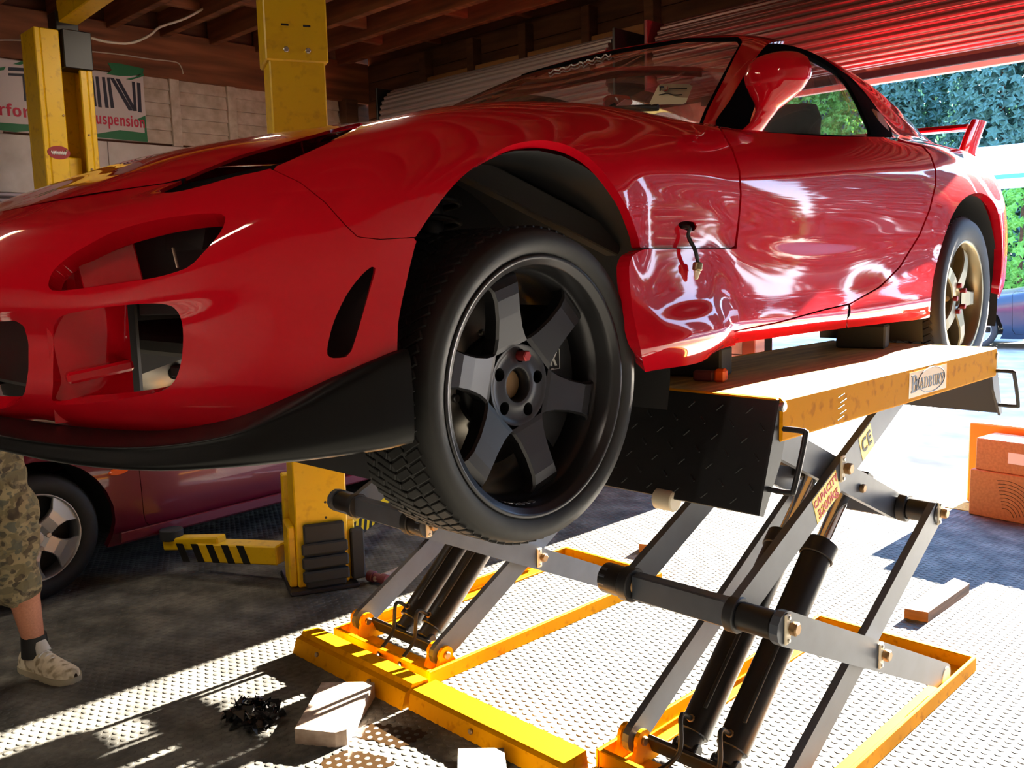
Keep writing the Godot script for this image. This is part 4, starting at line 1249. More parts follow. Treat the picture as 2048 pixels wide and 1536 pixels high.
func car_box(called: String, a: Vector3, b: Vector3, m: Material, bevel := 0.01, label := "") -> MeshInstance3D:
	var st := begin()
	bx(st, a, b, bevel)
	return cpart(called, st, m, label)
func car_details() -> void:
	var st: SurfaceTool
	# dark tubs behind the openings
	for s in [1.0, -1.0]:
		for w in [[0.0, 1.21, 0.40], [2.42, 1.24, 0.40]]:
			st = begin(true)
			var r0 := []
			var r1 := []
			for k in 25:
				var a := -0.25 + (PI + 0.5) * k / 24.0
				r0.append(Vector3(w[0] + cos(a) * (w[2] + 0.03), w[1] + sin(a) * (w[2] + 0.03), s * 0.46))
				r1.append(Vector3(w[0] + cos(a) * (w[2] + 0.03), w[1] + sin(a) * (w[2] + 0.03), s * 0.835))
			for k in 24: quad(st, r0[k], r0[k + 1], r1[k + 1], r1[k])
			for k in 24:
				st.set_smooth_group(-1)
				tri(st, Vector3(w[0], w[1], s * 0.46), r0[k], r0[k + 1])
				st.set_smooth_group(0)
			cpart("wheel_well", st, mats.liner, "black plastic wheel arch liner")
	# underbody, bulkheads and nose boxes
	car_box("floor_pan", Vector3(0.42, 1.225, -0.79), Vector3(1.98, 1.27, 0.79), mats.underseal)
	car_box("floor_pan", Vector3(-0.45, 1.27, -0.44), Vector3(0.42, 1.31, 0.44), mats.underseal)
	car_box("floor_pan", Vector3(1.98, 1.27, -0.44), Vector3(3.2, 1.31, 0.44), mats.underseal)
	car_box("bulkhead", Vector3(0.45, 1.27, -0.76), Vector3(0.49, 1.75, 0.76), mats.red)
	car_box("exhaust_box", Vector3(2.75, 1.16, -0.3), Vector3(3.15, 1.28, 0.3), mats.steel, 0.04)
	car_box("radiator", Vector3(-0.60, 1.20, -0.36), Vector3(-0.55, 1.42, 0.36), mats.radiator)
	car_box("crash_beam", Vector3(-0.66, 1.40, -0.34), Vector3(-0.60, 1.46, 0.34), mats.red)
	for s in [1.0, -1.0]:
		# headlight bucket: a closed pit under the opening
		st = begin()
		var c := [Vector3(-0.60, 1.47, s * 0.36), Vector3(-0.05, 1.58, s * 0.44), Vector3(-0.05, 1.60, s * 0.66), Vector3(-0.55, 1.47, s * 0.60)]
		quad(st, c[0], c[1], c[2], c[3])
		var up := [Vector3(-0.60, 1.56, s * 0.36), Vector3(-0.04, 1.695, s * 0.42), Vector3(-0.04, 1.66, s * 0.68), Vector3(-0.55, 1.515, s * 0.62)]
		for k in 4: quad(st, c[k], c[(k + 1) % 4], up[(k + 1) % 4], up[k])
		cpart("headlight_bucket", st, mats.liner, "empty black headlight bucket")
		# pocket behind the signal opening: red inner cheek, black back
		st = begin()
		bar(st, Vector3(-0.70, 1.435, s * 0.49), Vector3(-0.62, 1.45, s * 0.525), 0.004, 0.10)
		cpart("inner_panel", st, mats.red)
		st = begin()
		bar(st, Vector3(-0.60, 1.45, s * 0.47), Vector3(-0.40, 1.45, s * 0.72), 0.004, 0.17)
		cpart("lamp_backing", st, mats.liner)
		st = begin()
		bar(st, Vector3(-0.68, 1.395, s * 0.50), Vector3(-0.48, 1.395, s * 0.66), 0.09, 0.004)
		cpart("pocket_floor", st, mats.red)
		st = begin()
		bar(st, Vector3(-0.5755, 1.475, s * 0.553), Vector3(-0.571, 1.442, s * 0.556), 0.016, 0.003)
		cpart("lamp_clip", st, mats.nylon, "pale plastic lamp clip")
		# duct wall with a small fin
		st = begin(true)
		var w0 := []
		for k in 7:
			var t := k / 6.0
			w0.append([Vector3(-0.752 + t * 0.12, 0, s * (0.478 + 0.02 * sin(t * 2.0)))])
		for k in 6:
			var p0: Vector3 = w0[k][0]
			var p1: Vector3 = w0[k + 1][0]
			quad(st, p0 + Vector3(0, 1.205, 0), p1 + Vector3(0, 1.205, 0), p1 + Vector3(0, 1.40, 0), p0 + Vector3(0, 1.40, 0))
		cpart("duct_wall", st, mats.red)
		st = begin()
		bar(st, Vector3(-0.735, 1.275, s * 0.492), Vector3(-0.64, 1.29, s * 0.515), 0.03, 0.018, Vector3.UP, 0.004)
		cpart("duct_fin", st, mats.red)
		st = begin()
		bar(st, Vector3(-0.53, 1.27, s * 0.50), Vector3(-0.53, 1.27, s * 0.62), 0.08, 0.02)
		cpart("oil_cooler", st, mats.radiator)
		# strut tower and spring inside the front wheel well
		st = begin(true)
		cyl(st, Vector3(0.02, 1.30, s * 0.52), Vector3(0.02, 1.62, s * 0.50), 0.03, 14)
		cpart("damper", st, mats.black)
		st = begin(true)
		var sp := []
		for k in 73: sp.append(Vector3(0.02 + cos(k * TAU / 12.0) * 0.055, 1.36 + 0.24 * k / 72.0, s * 0.52 + sin(k * TAU / 12.0) * 0.055))
		tube(st, sp, 0.007, 6)
		cpart("coil_spring", st, mats.black)
		st = begin()
		bar(st, Vector3(0.02, 1.64, s * 0.60), Vector3(0.36, 1.47, s * 0.74), 0.05, 0.05)
		cpart("inner_brace", st, mats.underseal)
		st = begin(true)
		tube(st, [Vector3(0.0, 1.25, s * 0.35), Vector3(0.0, 1.21, s * 0.72)], 0.03, 10)
		tube(st, [Vector3(0.25, 1.20, s * 0.35), Vector3(0.02, 1.13, s * 0.70)], 0.022, 10)
		cpart("suspension_arm", st, mats.black)
	front_lip()
	cabin()
	mirror(1.0)
	mirror(-1.0)
	# rear wing
	st = begin(true)
	var rings := []
	for k in 21:
		var z := lerpf(-0.64, 0.64, k / 20.0)
		var ring := []
		for q in [[-0.085, 0.0], [-0.06, 0.016], [0.0, 0.022], [0.06, 0.017], [0.095, 0.006], [0.06, -0.002], [0.0, -0.006], [-0.06, -0.008]]:
			ring.append(Vector3(3.08 + q[0], 1.972 + q[1] + 0.012 * (1.0 - z * z * 2.2), z))
		rings.append(ring)
	skin(st, rings)
	cap(st, rings[0], true)
	cap(st, rings[-1], false)
	var wing := cpart("rear_wing", st, mats.red, "red rear wing on two uprights")
	for s in [1.0, -1.0]:
		st = begin(true)
		rings = []
		for k in 9:
			var t := k / 8.0
			var ring := []
			for a in 12:
				var an := TAU * a / 12.0
				ring.append(Vector3(3.04 + 0.05 * t * t + cos(an) * lerpf(0.10, 0.085, t), 1.86 + 0.145 * t, s * (0.635 + 0.03 * t) + sin(an) * lerpf(0.022, 0.018, t)))
			rings.append(ring)
		skin(st, rings)
		cap(st, rings[-1], false)
		cpart("wing_upright", st, mats.red, "", wing)
	# indicator plug hanging on its lead
	var p0 := car_at(Vector2(1368, 455), 2, 0.85)
	var p1 := car_at(Vector2(1390, 500), 2, 0.875)
	var p2 := car_at(Vector2(1396, 525), 2, 0.876)
	st = begin(true)
	tube(st, rounded([p0 + Vector3(0, 0, -0.03), p0 + Vector3(0, 0.0, 0.012), p0.lerp(p1, 0.4), p1, p2], 5), 0.0045, 8)
	var lead := cpart("indicator_lead", st, mats.black, "black lead hanging from the fender hole")
	st = begin(true)
	var p3 := car_at(Vector2(1393, 552), 2, 0.876)
	cyl(st, p2, p2.lerp(p3, 0.6), 0.011, 10)
	part(lead, "bulb_holder", st, mats.gold)
	st = begin(true)
	cyl(st, p2.lerp(p3, 0.6), p3 + (p3 - p2) * 0.25, 0.008, 10, 0.004)
	part(lead, "bulb", st, mats.nylon)

func front_lip() -> void:
	# black splitter lip wrapping the nose: top edge, outer edge and bottom, centre to wheel arch
	var pl := [
		[[-0.83, 1.215, 0.0], [-0.895, 1.213, 0.0], [-0.902, 1.208, 0.0], [-0.898, 1.192, 0.0], [-0.80, 1.19, 0.0]],
		[[-0.82, 1.214, 0.23], [-0.878, 1.212, 0.25], [-0.885, 1.206, 0.252], [-0.881, 1.190, 0.25], [-0.785, 1.188, 0.21]],
		[[-0.775, 1.208, 0.41], [-0.838, 1.203, 0.455], [-0.844, 1.197, 0.459], [-0.840, 1.177, 0.455], [-0.75, 1.175, 0.38]],
		[[-0.715, 1.198, 0.53], [-0.772, 1.190, 0.585], [-0.778, 1.183, 0.589], [-0.774, 1.158, 0.585], [-0.69, 1.156, 0.50]],
		[[-0.645, 1.195, 0.63], [-0.695, 1.187, 0.685], [-0.70, 1.178, 0.689], [-0.697, 1.148, 0.685], [-0.61, 1.146, 0.60]],
		[[-0.575, 1.212, 0.705], [-0.61, 1.202, 0.765], [-0.617, 1.190, 0.770], [-0.612, 1.149, 0.765], [-0.53, 1.147, 0.67]],
		[[-0.51, 1.245, 0.763], [-0.53, 1.235, 0.800], [-0.538, 1.215, 0.812], [-0.536, 1.151, 0.808], [-0.45, 1.147, 0.72]],
		[[-0.45, 1.275, 0.812], [-0.462, 1.268, 0.832], [-0.468, 1.24, 0.842], [-0.466, 1.154, 0.838], [-0.40, 1.149, 0.76]],
		[[-0.395, 1.298, 0.846], [-0.40, 1.293, 0.862], [-0.403, 1.26, 0.868], [-0.40, 1.158, 0.862], [-0.36, 1.150, 0.79]],
		[[-0.362, 1.308, 0.862], [-0.362, 1.303, 0.875], [-0.362, 1.27, 0.880], [-0.358, 1.164, 0.875], [-0.33, 1.155, 0.81]],
	]
	var net := []
	for s in pl: net.append(vv(s))
	var full := []
	for i in range(net.size() - 1, 0, -1):
		var m := []
		for p in net[i]: m.append(Vector3(p.x, p.y, -p.z))
		full.append(m)
	full += net
	var g := net_grid(full, 8, 6)
	var st := begin(true)
	var nv: int = g.nv
	for i in g.nu - 1:
		for j in nv - 1:
			# rows run from the top inner edge outwards and down: seen from outside they run clockwise
			quad(st, g.P[i * nv + j], g.P[i * nv + j + 1], g.P[(i + 1) * nv + j + 1], g.P[(i + 1) * nv + j])
	for e in [0, g.nu - 1]:
		st.set_smooth_group(-1)
		for j in range(1, nv - 1):
			if e == 0: tri(st, g.P[0], g.P[j], g.P[j + 1])
			else: tri(st, g.P[e * nv], g.P[e * nv + j + 1], g.P[e * nv + j])
	cpart("front_lip", st, mats.lip, "satin black front lip spoiler")

func cabin() -> void:
	# dashboard, seats, steering wheel, inner trim
	car_box("dashboard", Vector3(0.62, 1.55, -0.70), Vector3(0.95, 1.755, 0.70), mats.liner, 0.06, "black dashboard")
	for s in [1.0, -1.0]:
		var st := begin(true)
		var rings := []
		for k in 13:
			var t := k / 12.0
			var w := lerpf(0.235, 0.205, t) if t < 0.62 else lerpf(0.205, 0.115, smoothstep(0.62, 0.80, t))
			if t > 0.9: w *= 1.0 - 3.0 * (t - 0.9)
			var ring := []
			for a in 16:
				var an := TAU * a / 16.0
				ring.append(Vector3(1.62 + 0.22 * t + cos(an) * 0.07, 1.38 + 0.585 * t, s * 0.42 + sin(an) * w))
			rings.append(ring)
		skin(st, rings)
		cap(st, rings[0], true)
		cap(st, rings[-1], false)
		var seat := cpart("seat", st, mats.liner, "black bucket seat")
		st = begin()
		bx(st, Vector3(1.2, 1.30, s * 0.42 - 0.24), Vector3(1.7, 1.45, s * 0.42 + 0.24), 0.05)
		part(seat, "cushion", st, mats.liner)
		car_box("door_lining", Vector3(0.75, 1.30, s * 0.765), Vector3(1.95, 1.735, s * 0.78), mats.liner)
	var st := begin(true)
	var p := []
	for k in 33:
		var a := TAU * k / 32.0
		p.append(Vector3(1.02 + sin(a) * 0.07, 1.66 + sin(a) * 0.155, -0.40 + cos(a) * 0.17))
	tube(st, p, 0.014, 8)
	cpart("steering_wheel", st, mats.black)
	# tax sticker inside the windscreen
	var f := func(q: Vector2) -> Vector3:
		return car_at(q, 0, 0.0)
	# the sticker lies on the glass: plane through three points of the windscreen
	var o := Vector3(0.845, 1.905, 0.51)
	var n := (Vector3(1.03, 1.995, 0.485) - o).cross(Vector3(0.875, 1.86, 0.655) - o).normalized()
	if n.y < 0: n = -n
	var e := car_basis.inverse() * (EYE - Vector3(0, 0, -0.05))
	var cs := []
	for q in [Vector2(1299, 207), Vector2(1316, 172), Vector2(1324, 168), Vector2(1378, 169), Vector2(1385, 173), Vector2(1372, 205), Vector2(1366, 208), Vector2(1303, 210)]:
		var v := car_basis.inverse() * ray(q)
		cs.append(e + v * ((o - n * 0.004 - e).dot(n) / v.dot(n)))
	st = begin()
	var mid := Vector3.ZERO
	for q in cs: mid += q
	mid /= cs.size()
	for k in cs.size():
		tri(st, mid + n * 0.001, cs[(k + 1) % cs.size()] + n * 0.001, cs[k] + n * 0.001)
		tri(st, mid, cs[k], cs[(k + 1) % cs.size()])
		quad(st, cs[k], cs[k] + n * 0.001, cs[(k + 1) % cs.size()] + n * 0.001, cs[(k + 1) % cs.size()])
	cpart("screen_sticker", st, mat("sticker_cream", rgb(226, 226, 196), 0.5), "cream sticker inside the windscreen")
	var mark := func(called: String, a: Array, m: Material) -> void:
		var w := []
		for i in range(0, a.size(), 2):
			var v := car_basis.inverse() * ray(Vector2(a[i], a[i + 1]))
			w.append(e + v * ((o + n * 0.0015 - e).dot(n) / v.dot(n)))
		st = begin(true)
		tube(st, rounded(w, 4), 0.0016, 6)
		cpart(called, st, m)
	mark.call("sticker_mark", [1318, 190, 1335, 187, 1348, 190, 1364, 189], mats.black)
	mark.call("sticker_mark", [1338, 178, 1356, 177, 1374, 177], mats.black)
	mark.call("sticker_mark", [1320, 181, 1321, 174, 1328, 174], mats.blue_car)
	mark.call("sticker_mark", [1327, 182, 1334, 180, 1335, 174], mats.nut_red if mats.has("nut_red") else mat("nut_red", rgb(170, 60, 62), 0.35, 0.6))
	# wipers lying at the foot of the screen
	st = begin(true)
	tube(st, rounded([Vector3(0.68, 1.835, 0.20), Vector3(0.72, 1.84, 0.40), Vector3(0.76, 1.83, 0.58)], 5), 0.009, 8)
	tube(st, rounded([Vector3(0.64, 1.80, 0.42), Vector3(0.69, 1.825, 0.44), Vector3(0.735, 1.848, 0.46)], 4), 0.007, 8)
	cpart("wiper", st, mats.black, "black windscreen wiper")
	# cowl panel under the screen
	st = begin(true)
	for s in [1.0, -1.0]:
		var a := [Vector3(0.57, 1.775, s * 0.64), Vector3(0.62, 1.80, s * 0.42), Vector3(0.62, 1.825, s * 0.2), Vector3(0.62, 1.833, 0)]
		var b := [Vector3(0.74, 1.775, s * 0.70), Vector3(0.70, 1.80, s * 0.5), Vector3(0.66, 1.825, s * 0.25), Vector3(0.65, 1.835, 0)]
		for k in 3:
			if s > 0: quad(st, a[k + 1], a[k], b[k], b[k + 1])
			else: quad(st, a[k], a[k + 1], b[k + 1], b[k])
	cpart("cowl", st, mats.trim, "black cowl panel")
	# door handle in the black quarter
	for s in [1.0, -1.0]:
		st = begin(true)
		var c := car_at(Vector2(1760, 246), 2, 0.70)
		var rr := []
		for k in 16:
			var a := TAU * k / 16.0
			rr.append(Vector3(c.x + cos(a) * 0.045, c.y + sin(a) * 0.05, s * (0.698 - sin(a) * 0.022)))
		var rr2 := []
		for q in rr: rr2.append(q.lerp(Vector3(c.x, c.y, s * 0.70), 0.25) + Vector3(0, 0, s * 0.012))
		if s > 0: skin(st, [rr, rr2])
		else: skin(st, [rr2, rr])
		cap(st, rr2, s < 0)
		cpart("door_handle", st, mats.steel, "polished door handle in the black quarter")

func mirror(s: float) -> void:
	# pod on a curved stalk; sections run from the stalk foot up into the head
	var st := begin(true)
	var secs := [
		[Vector3(0.865, 1.752, 0.795), 0.05, 0.022], [Vector3(0.868, 1.775, 0.815), 0.036, 0.02], [Vector3(0.873, 1.80, 0.83), 0.038, 0.026],
		[Vector3(0.878, 1.82, 0.842), 0.05, 0.045], [Vector3(0.88, 1.84, 0.85), 0.058, 0.066], [Vector3(0.88, 1.865, 0.853), 0.062, 0.082],
		[Vector3(0.88, 1.89, 0.853), 0.06, 0.088], [Vector3(0.88, 1.915, 0.852), 0.05, 0.078], [Vector3(0.88, 1.93, 0.85), 0.036, 0.058], [Vector3(0.88, 1.938, 0.85), 0.014, 0.026]]
	var rings := []
	var ctr := []
	for q in secs: ctr.append(q[0])
	for i in 37:
		var t := i / 36.0 * (secs.size() - 1)
		var k := mini(int(t), secs.size() - 2)
		var c: Vector3 = catmull(ctr, t)
		var rx := lerpf(secs[k][1], secs[k + 1][1], t - k)
		var rz := lerpf(secs[k][2], secs[k + 1][2], t - k)
		var ring := []
		for a in 20:
			var an := TAU * a / 20.0
			var p := Vector3(c.x + cos(an) * rx * (1.0 if cos(an) < 0 else 0.55), c.y, c.z + sin(an) * rz)
			ring.append(Vector3(p.x, p.y, p.z * s))
		if s > 0: ring.reverse()
		rings.append(ring)
	skin(st, rings)
	cap(st, rings[0], true)
	cap(st, rings[-1], false)
	var m := cpart("door_mirror", st, mats.red, "red door mirror on a curved stalk")
	st = begin()
	var pl := PackedVector2Array()
	for k in 20:
		var a := TAU * k / 20.0
		pl.append(Vector2(cos(a) * 0.072, sin(a) * 0.038))
	prism(st, T(Vector3(0.905, 1.885, s * 0.853), Basis(Vector3.BACK, Vector3.UP, Vector3.LEFT)), pl, -0.012)
	part(m, "mirror_glass", st, mats.chrome)
# ---------- wheels of the coupe: parts of the car, each with its own sub-parts ----------
func lathe_z(st: SurfaceTool, c: Vector3, s: float, prof: Array, seg: int) -> void:
	# profile of (radius, z); s mirrors it to the other side
	var q := []
	for p in prof: q.append(Vector2(p[0], p[1] * s))
	if s < 0: q.reverse()
	lathe(st, T(c), q, seg)
func tyre_part(w: Node3D, c: Vector3, s: float, r: float, zo: float, wide: float, rim: float, blocks: int) -> void:
	var zi := zo - wide
	var st := begin(true)
	var pr := [[rim - 0.012, zi + 0.012], [rim, zi + 0.002], [lerpf(rim, r, 0.45), zi - 0.006], [lerpf(rim, r, 0.8), zi - 0.002], [r - 0.004, zi + 0.02]]
	for k in 4:  # ribs with grooves between them
		var z0 := zi + 0.02 + (wide - 0.04) * k / 4.0
		var z1 := zi + 0.02 + (wide - 0.04) * (k + 1) / 4.0
		pr += [[r - 0.001, z0 + 0.004], [r, (z0 + z1) / 2.0], [r - 0.001, z1 - 0.004]]
		if k < 3: pr += [[r - 0.007, z1 - 0.003], [r - 0.007, z1 + 0.003]]
	pr += [[r - 0.004, zo - 0.016], [lerpf(rim, r, 0.8), zo + 0.002], [lerpf(rim, r, 0.45), zo + 0.007], [lerpf(rim, r, 0.12), zo + 0.001], [rim + 0.002, zo - 0.003], [rim - 0.012, zo - 0.014]]
	pr.reverse()
	lathe_z(st, c, s, pr, 96)
	var t := part(w, "tyre", st, mats.rubber, "low black tyre")
	# slanting tread blocks stand off the ribs
	st = begin()
	for k in blocks:
		var a := TAU * k / blocks
		for j in 4:
			var z := zi + 0.02 + (wide - 0.04) * (j + 0.5) / 4.0
			var sl := 0.035 if j < 2 else -0.035
			var d := (wide - 0.04) / 8.0 - 0.004
			var p0 := c + Vector3(cos(a - sl) * r, sin(a - sl) * r, (z - d) * s)
			var p1 := c + Vector3(cos(a + sl) * r, sin(a + sl) * r, (z + d) * s)
			bar(st, p0, p1, TAU * r / blocks * 0.74, 0.006, Vector3(cos(a), sin(a), 0), 0.0015)
	var b := part(t.get_parent(), "tread_blocks", st, mats.rubber)
	b.set_meta("kind", "stuff")
func wheel_root(called: String, st: SurfaceTool, m: Material, label: String) -> MeshInstance3D:
	return cpart(called, st, m, label)
func build_wheels() -> void:
	for s in [1.0, -1.0]:
		front_wheel(Vector3(-0.02, 1.206, 0), s)
		rear_wheel(Vector3(2.428, 1.265, 0), s)
func spoke(st: SurfaceTool, c: Vector3, s: float, ang: float, secs: Array) -> void:
	# sections [radius, half width, z of face, thickness]
	var d := Vector3(cos(ang), sin(ang), 0)
	var n := Vector3(-sin(ang), cos(ang), 0)
	var rings := []
	for q in secs:
		var o: Vector3 = c + d * q[0]
		var f := Vector3(0, 0, s * q[2])
		var b := Vector3(0, 0, s * (q[2] - q[3]))
		var e := Vector3(0, 0, -s * 0.005)
		var w: float = q[1]
		var ring := [o + f + n * (w - 0.004), o + f + e + n * w, o + b + n * w * 0.9, o + b - n * w * 0.9, o + f + e - n * w, o + f - n * (w - 0.004)]
		if s < 0: ring.reverse()
		rings.append(ring)
	skin(st, rings)
func front_wheel(c: Vector3, s: float) -> void:
	var st := begin(true)
	var m: Material = mats.wheel
	# barrel and lip, as a closed turned shape
	lathe_z(st, c, s, [[0.206, 0.635], [0.210, 0.70], [0.211, 0.76], [0.2135, 0.795], [0.219, 0.800], [0.2225, 0.806], [0.2235, 0.832], [0.227, 0.838], [0.2285, 0.8445], [0.236, 0.846], [0.2375, 0.8505], [0.2445, 0.852], [0.2475, 0.8485], [0.246, 0.842], [0.236, 0.838], [0.228, 0.80], [0.222, 0.70], [0.236, 0.645], [0.24, 0.63], [0.206, 0.635]], 96)
	var w := wheel_root("front_wheel", st, m, "dark grey deep dish front wheel with six spokes")
	tyre_part(w, c, s, 0.297, 0.851, 0.225, 0.246, 84)
	for k in 6:
		st = begin()
		spoke(st, c, s, deg_to_rad(45.0 + 60.0 * k) * 1.0, [[0.0755, 0.05, 0.791, 0.04], [0.085, 0.044, 0.794, 0.04], [0.105, 0.0375, 0.798, 0.038], [0.14, 0.033, 0.805, 0.036], [0.175, 0.033, 0.811, 0.034], [0.195, 0.036, 0.811, 0.032], [0.208, 0.041, 0.805, 0.03], [0.217, 0.045, 0.793, 0.02]])
		part(w, "spoke", st, m)
	st = begin(true)
	lathe_z(st, c, s, [[0.031, 0.735], [0.031, 0.786], [0.034, 0.7885]], 48)
	lathe_z(st, c, s, [[0.078, 0.7915], [0.080, 0.785], [0.080, 0.745], [0.031, 0.735]], 48)
	part(w, "hub_rim", st, m)
	# hub face with five real lug holes
	var P := PackedVector3Array()
	var prof := [[0.034, 0.7885], [0.038, 0.7890], [0.042, 0.7888], [0.046, 0.7882], [0.050, 0.7876], [0.054, 0.7873], [0.058, 0.7873], [0.062, 0.7876], [0.066, 0.7882], [0.070, 0.7892], [0.074, 0.7912], [0.078, 0.7915]]
	for i in 121:
		var a := -TAU * i / 120.0
		for q in prof: P.append(Vector3(c.x + cos(a) * q[0], c.y + sin(a) * q[0], q[1]))
	var g := finish_grid(P, 121, prof.size(), false)
	for i in P.size(): g.Q[i] = Vector2(P[i].x - c.x, P[i].y - c.y) * 1000.0
	for i in P.size():
		if g.N[i].z < 0: g.N[i] = -g.N[i]
	var holes := []
	for k in 5:
		var h := PackedVector2Array()
		var hc := Vector2.from_angle(deg_to_rad(82.0 + 72.0 * k)) * 56.5
		for j in 20: h.append(hc + Vector2.from_angle(TAU * j / 20.0) * 13.0)
		holes.append([h, 0.032])
	panel("hub_face", g, PackedVector2Array(), holes, 0.0, [0, 120, 0, prof.size() - 1], m, 0.03, "left" if s > 0 else "right", "", 0.0, w)
	st = begin(true)
	cyl(st, c + Vector3(0, 0, s * 0.72), c + Vector3(0, 0, s * 0.765), 0.0295, 24)
	part(w, "axle_end", st, mats.bolt, "rusty axle end")
	for k in 5:
		var a := deg_to_rad(82.0 + 72.0 * k)
		var o := c + Vector3(cos(a), sin(a), 0) * 0.0565
		st = begin(true)
		cyl(st, o + Vector3(0, 0, s * 0.735), o + Vector3(0, 0, s * 0.757), 0.0135, 18)
		part(w, "lug_seat", st, m)
		st = begin(true)
		if k == 0:
			cyl(st, o + Vector3(0, 0, s * 0.76), o + Vector3(0, 0, s * 0.808), 0.011, 6)
			part(w, "wheel_nut", st, mat("nut_red", rgb(170, 60, 62), 0.35, 0.6), "anodised red wheel nut")
	st = begin(true)
	lathe_z(st, c, s, [[0.05, 0.69], [0.165, 0.69], [0.165, 0.712], [0.05, 0.712]], 64)
	part(w, "brake_disc", st, mats.disc, "grey brake disc")
	st = begin(true)
	lathe_z(st, c, s, [[0.02, 0.71], [0.092, 0.71], [0.09, 0.735], [0.02, 0.737]], 40)
	part(w, "disc_bell", st, mats.black)
	for k in 8:
		var a := TAU * k / 8.0 + 0.2
		var o := c + Vector3(cos(a), sin(a), 0) * 0.10
		st = begin(true)
		cyl(st, o + Vector3(0, 0, s * 0.70), o + Vector3(0, 0, s * 0.722), 0.008, 8)
		part(w, "disc_bolt", st, mats.steel)
	# caliper behind the right hand spokes
	st = begin(true)
	var r0 := []
	var pl := PackedVector2Array()
	for k in 11:
		var a := deg_to_rad(-48.0 + 96.0 * k / 10.0)
		pl.append(Vector2(cos(a), sin(a)) * 0.196)
	for k in 11:
		var a := deg_to_rad(48.0 - 96.0 * k / 10.0)
		pl.append(Vector2(cos(a), sin(a)) * 0.112)
	st = begin()
	if s > 0: prism(st, T(c + Vector3(0, 0, 0.665)), pl, 0.095)
	else: prism(st, T(c + Vector3(0, 0, -0.76)), pl, 0.095)
	var cal := part(w, "brake_caliper", st, mats.black, "black brake caliper with white lettering")
	if s > 0:
		var ink: Material = mats.white
		var off := Vector3.ZERO
		letters(w, "K", T(c + Vector3(0.135, 0.035, 0.7605)), 0.0012, ink)
		letters(w, "S", T(c + Vector3(0.132, 0.008, 0.7605)), 0.0008, ink)
		st = begin()
		for e in [[-0.02, -0.02, 0.02, -0.02], [0.02, -0.02, 0.02, 0.02], [0.02, 0.02, -0.02, 0.02], [-0.02, 0.02, -0.02, -0.02]]:
			bar(st, c + Vector3(0.135 + e[0], 0.035 + e[1], 0.7605), c + Vector3(0.135 + e[2], 0.035 + e[3], 0.7605), 0.0025, 0.0012)
		part(w, "logo_frame", st, ink)
		# word cast on the inside of the dish, at its foot
		var word := "FORGED"
		for k in word.length():
			var a := deg_to_rad(-112.0 + 4.2 * k)
			var up := Vector3(-cos(a), -sin(a), 0)
			var rt := Vector3(-sin(a), cos(a), 0)
			letters(w, word[k], T(c + Vector3(cos(a), sin(a), 0) * 0.2225 + Vector3(0, 0, 0.821), Basis(rt, Vector3(0, 0, -1), up)), 0.0006, mats.silver)
	# valve
	st = begin(true)
	cyl(st, c + Vector3(0.06, -0.205, s * 0.78), c + Vector3(0.058, -0.196, s * 0.80), 0.004, 8)
	part(w, "valve", st, mats.black)
func rear_wheel(c: Vector3, s: float) -> void:
	var st := begin(true)
	var m: Material = mats.gold
	lathe_z(st, c, s, [[0.19, 0.66], [0.193, 0.74], [0.20, 0.80], [0.206, 0.825], [0.212, 0.834], [0.219, 0.838], [0.222, 0.832], [0.214, 0.80], [0.205, 0.74], [0.212, 0.655], [0.19, 0.66]], 64)
	var w := wheel_root("rear_wheel", st, m, "dull bronze five spoke rear wheel")
	tyre_part(w, c, s, 0.308, 0.84, 0.22, 0.221, 72)
	for k in 5:
		st = begin()
		spoke(st, c, s, deg_to_rad(70.0 + 72.0 * k), [[0.04, 0.04, 0.812, 0.04], [0.07, 0.034, 0.818, 0.04], [0.11, 0.028, 0.823, 0.038], [0.15, 0.026, 0.822, 0.036], [0.185, 0.029, 0.814, 0.034], [0.206, 0.033, 0.80, 0.03]])
		part(w, "spoke", st, m)
	st = begin(true)
	lathe_z(st, c, s, [[0.0, 0.80], [0.032, 0.80], [0.034, 0.808], [0.06, 0.806], [0.072, 0.80], [0.072, 0.76], [0.0, 0.75]], 40)
	part(w, "hub", st, m)
	for k in 5:
		var a := deg_to_rad(34.0 + 72.0 * k)
		var o := c + Vector3(cos(a), sin(a), 0) * 0.052
		st = begin(true)
		cyl(st, o + Vector3(0, 0, s * 0.79), o + Vector3(0, 0, s * 0.828), 0.0105, 6)
		part(w, "wheel_nut", st, mats.nut_red if mats.has("nut_red") else mat("nut_red", rgb(170, 60, 62), 0.35, 0.6))
	st = begin(true)
	lathe_z(st, c, s, [[0.05, 0.69], [0.15, 0.69], [0.15, 0.71], [0.05, 0.71]], 48)
	part(w, "brake_disc", st, mats.disc)
# ---------- everything else ----------
func build_rest() -> void:
	two_post()
	parked_cars()
	person()
	floor_things()
	yard()
	cables()

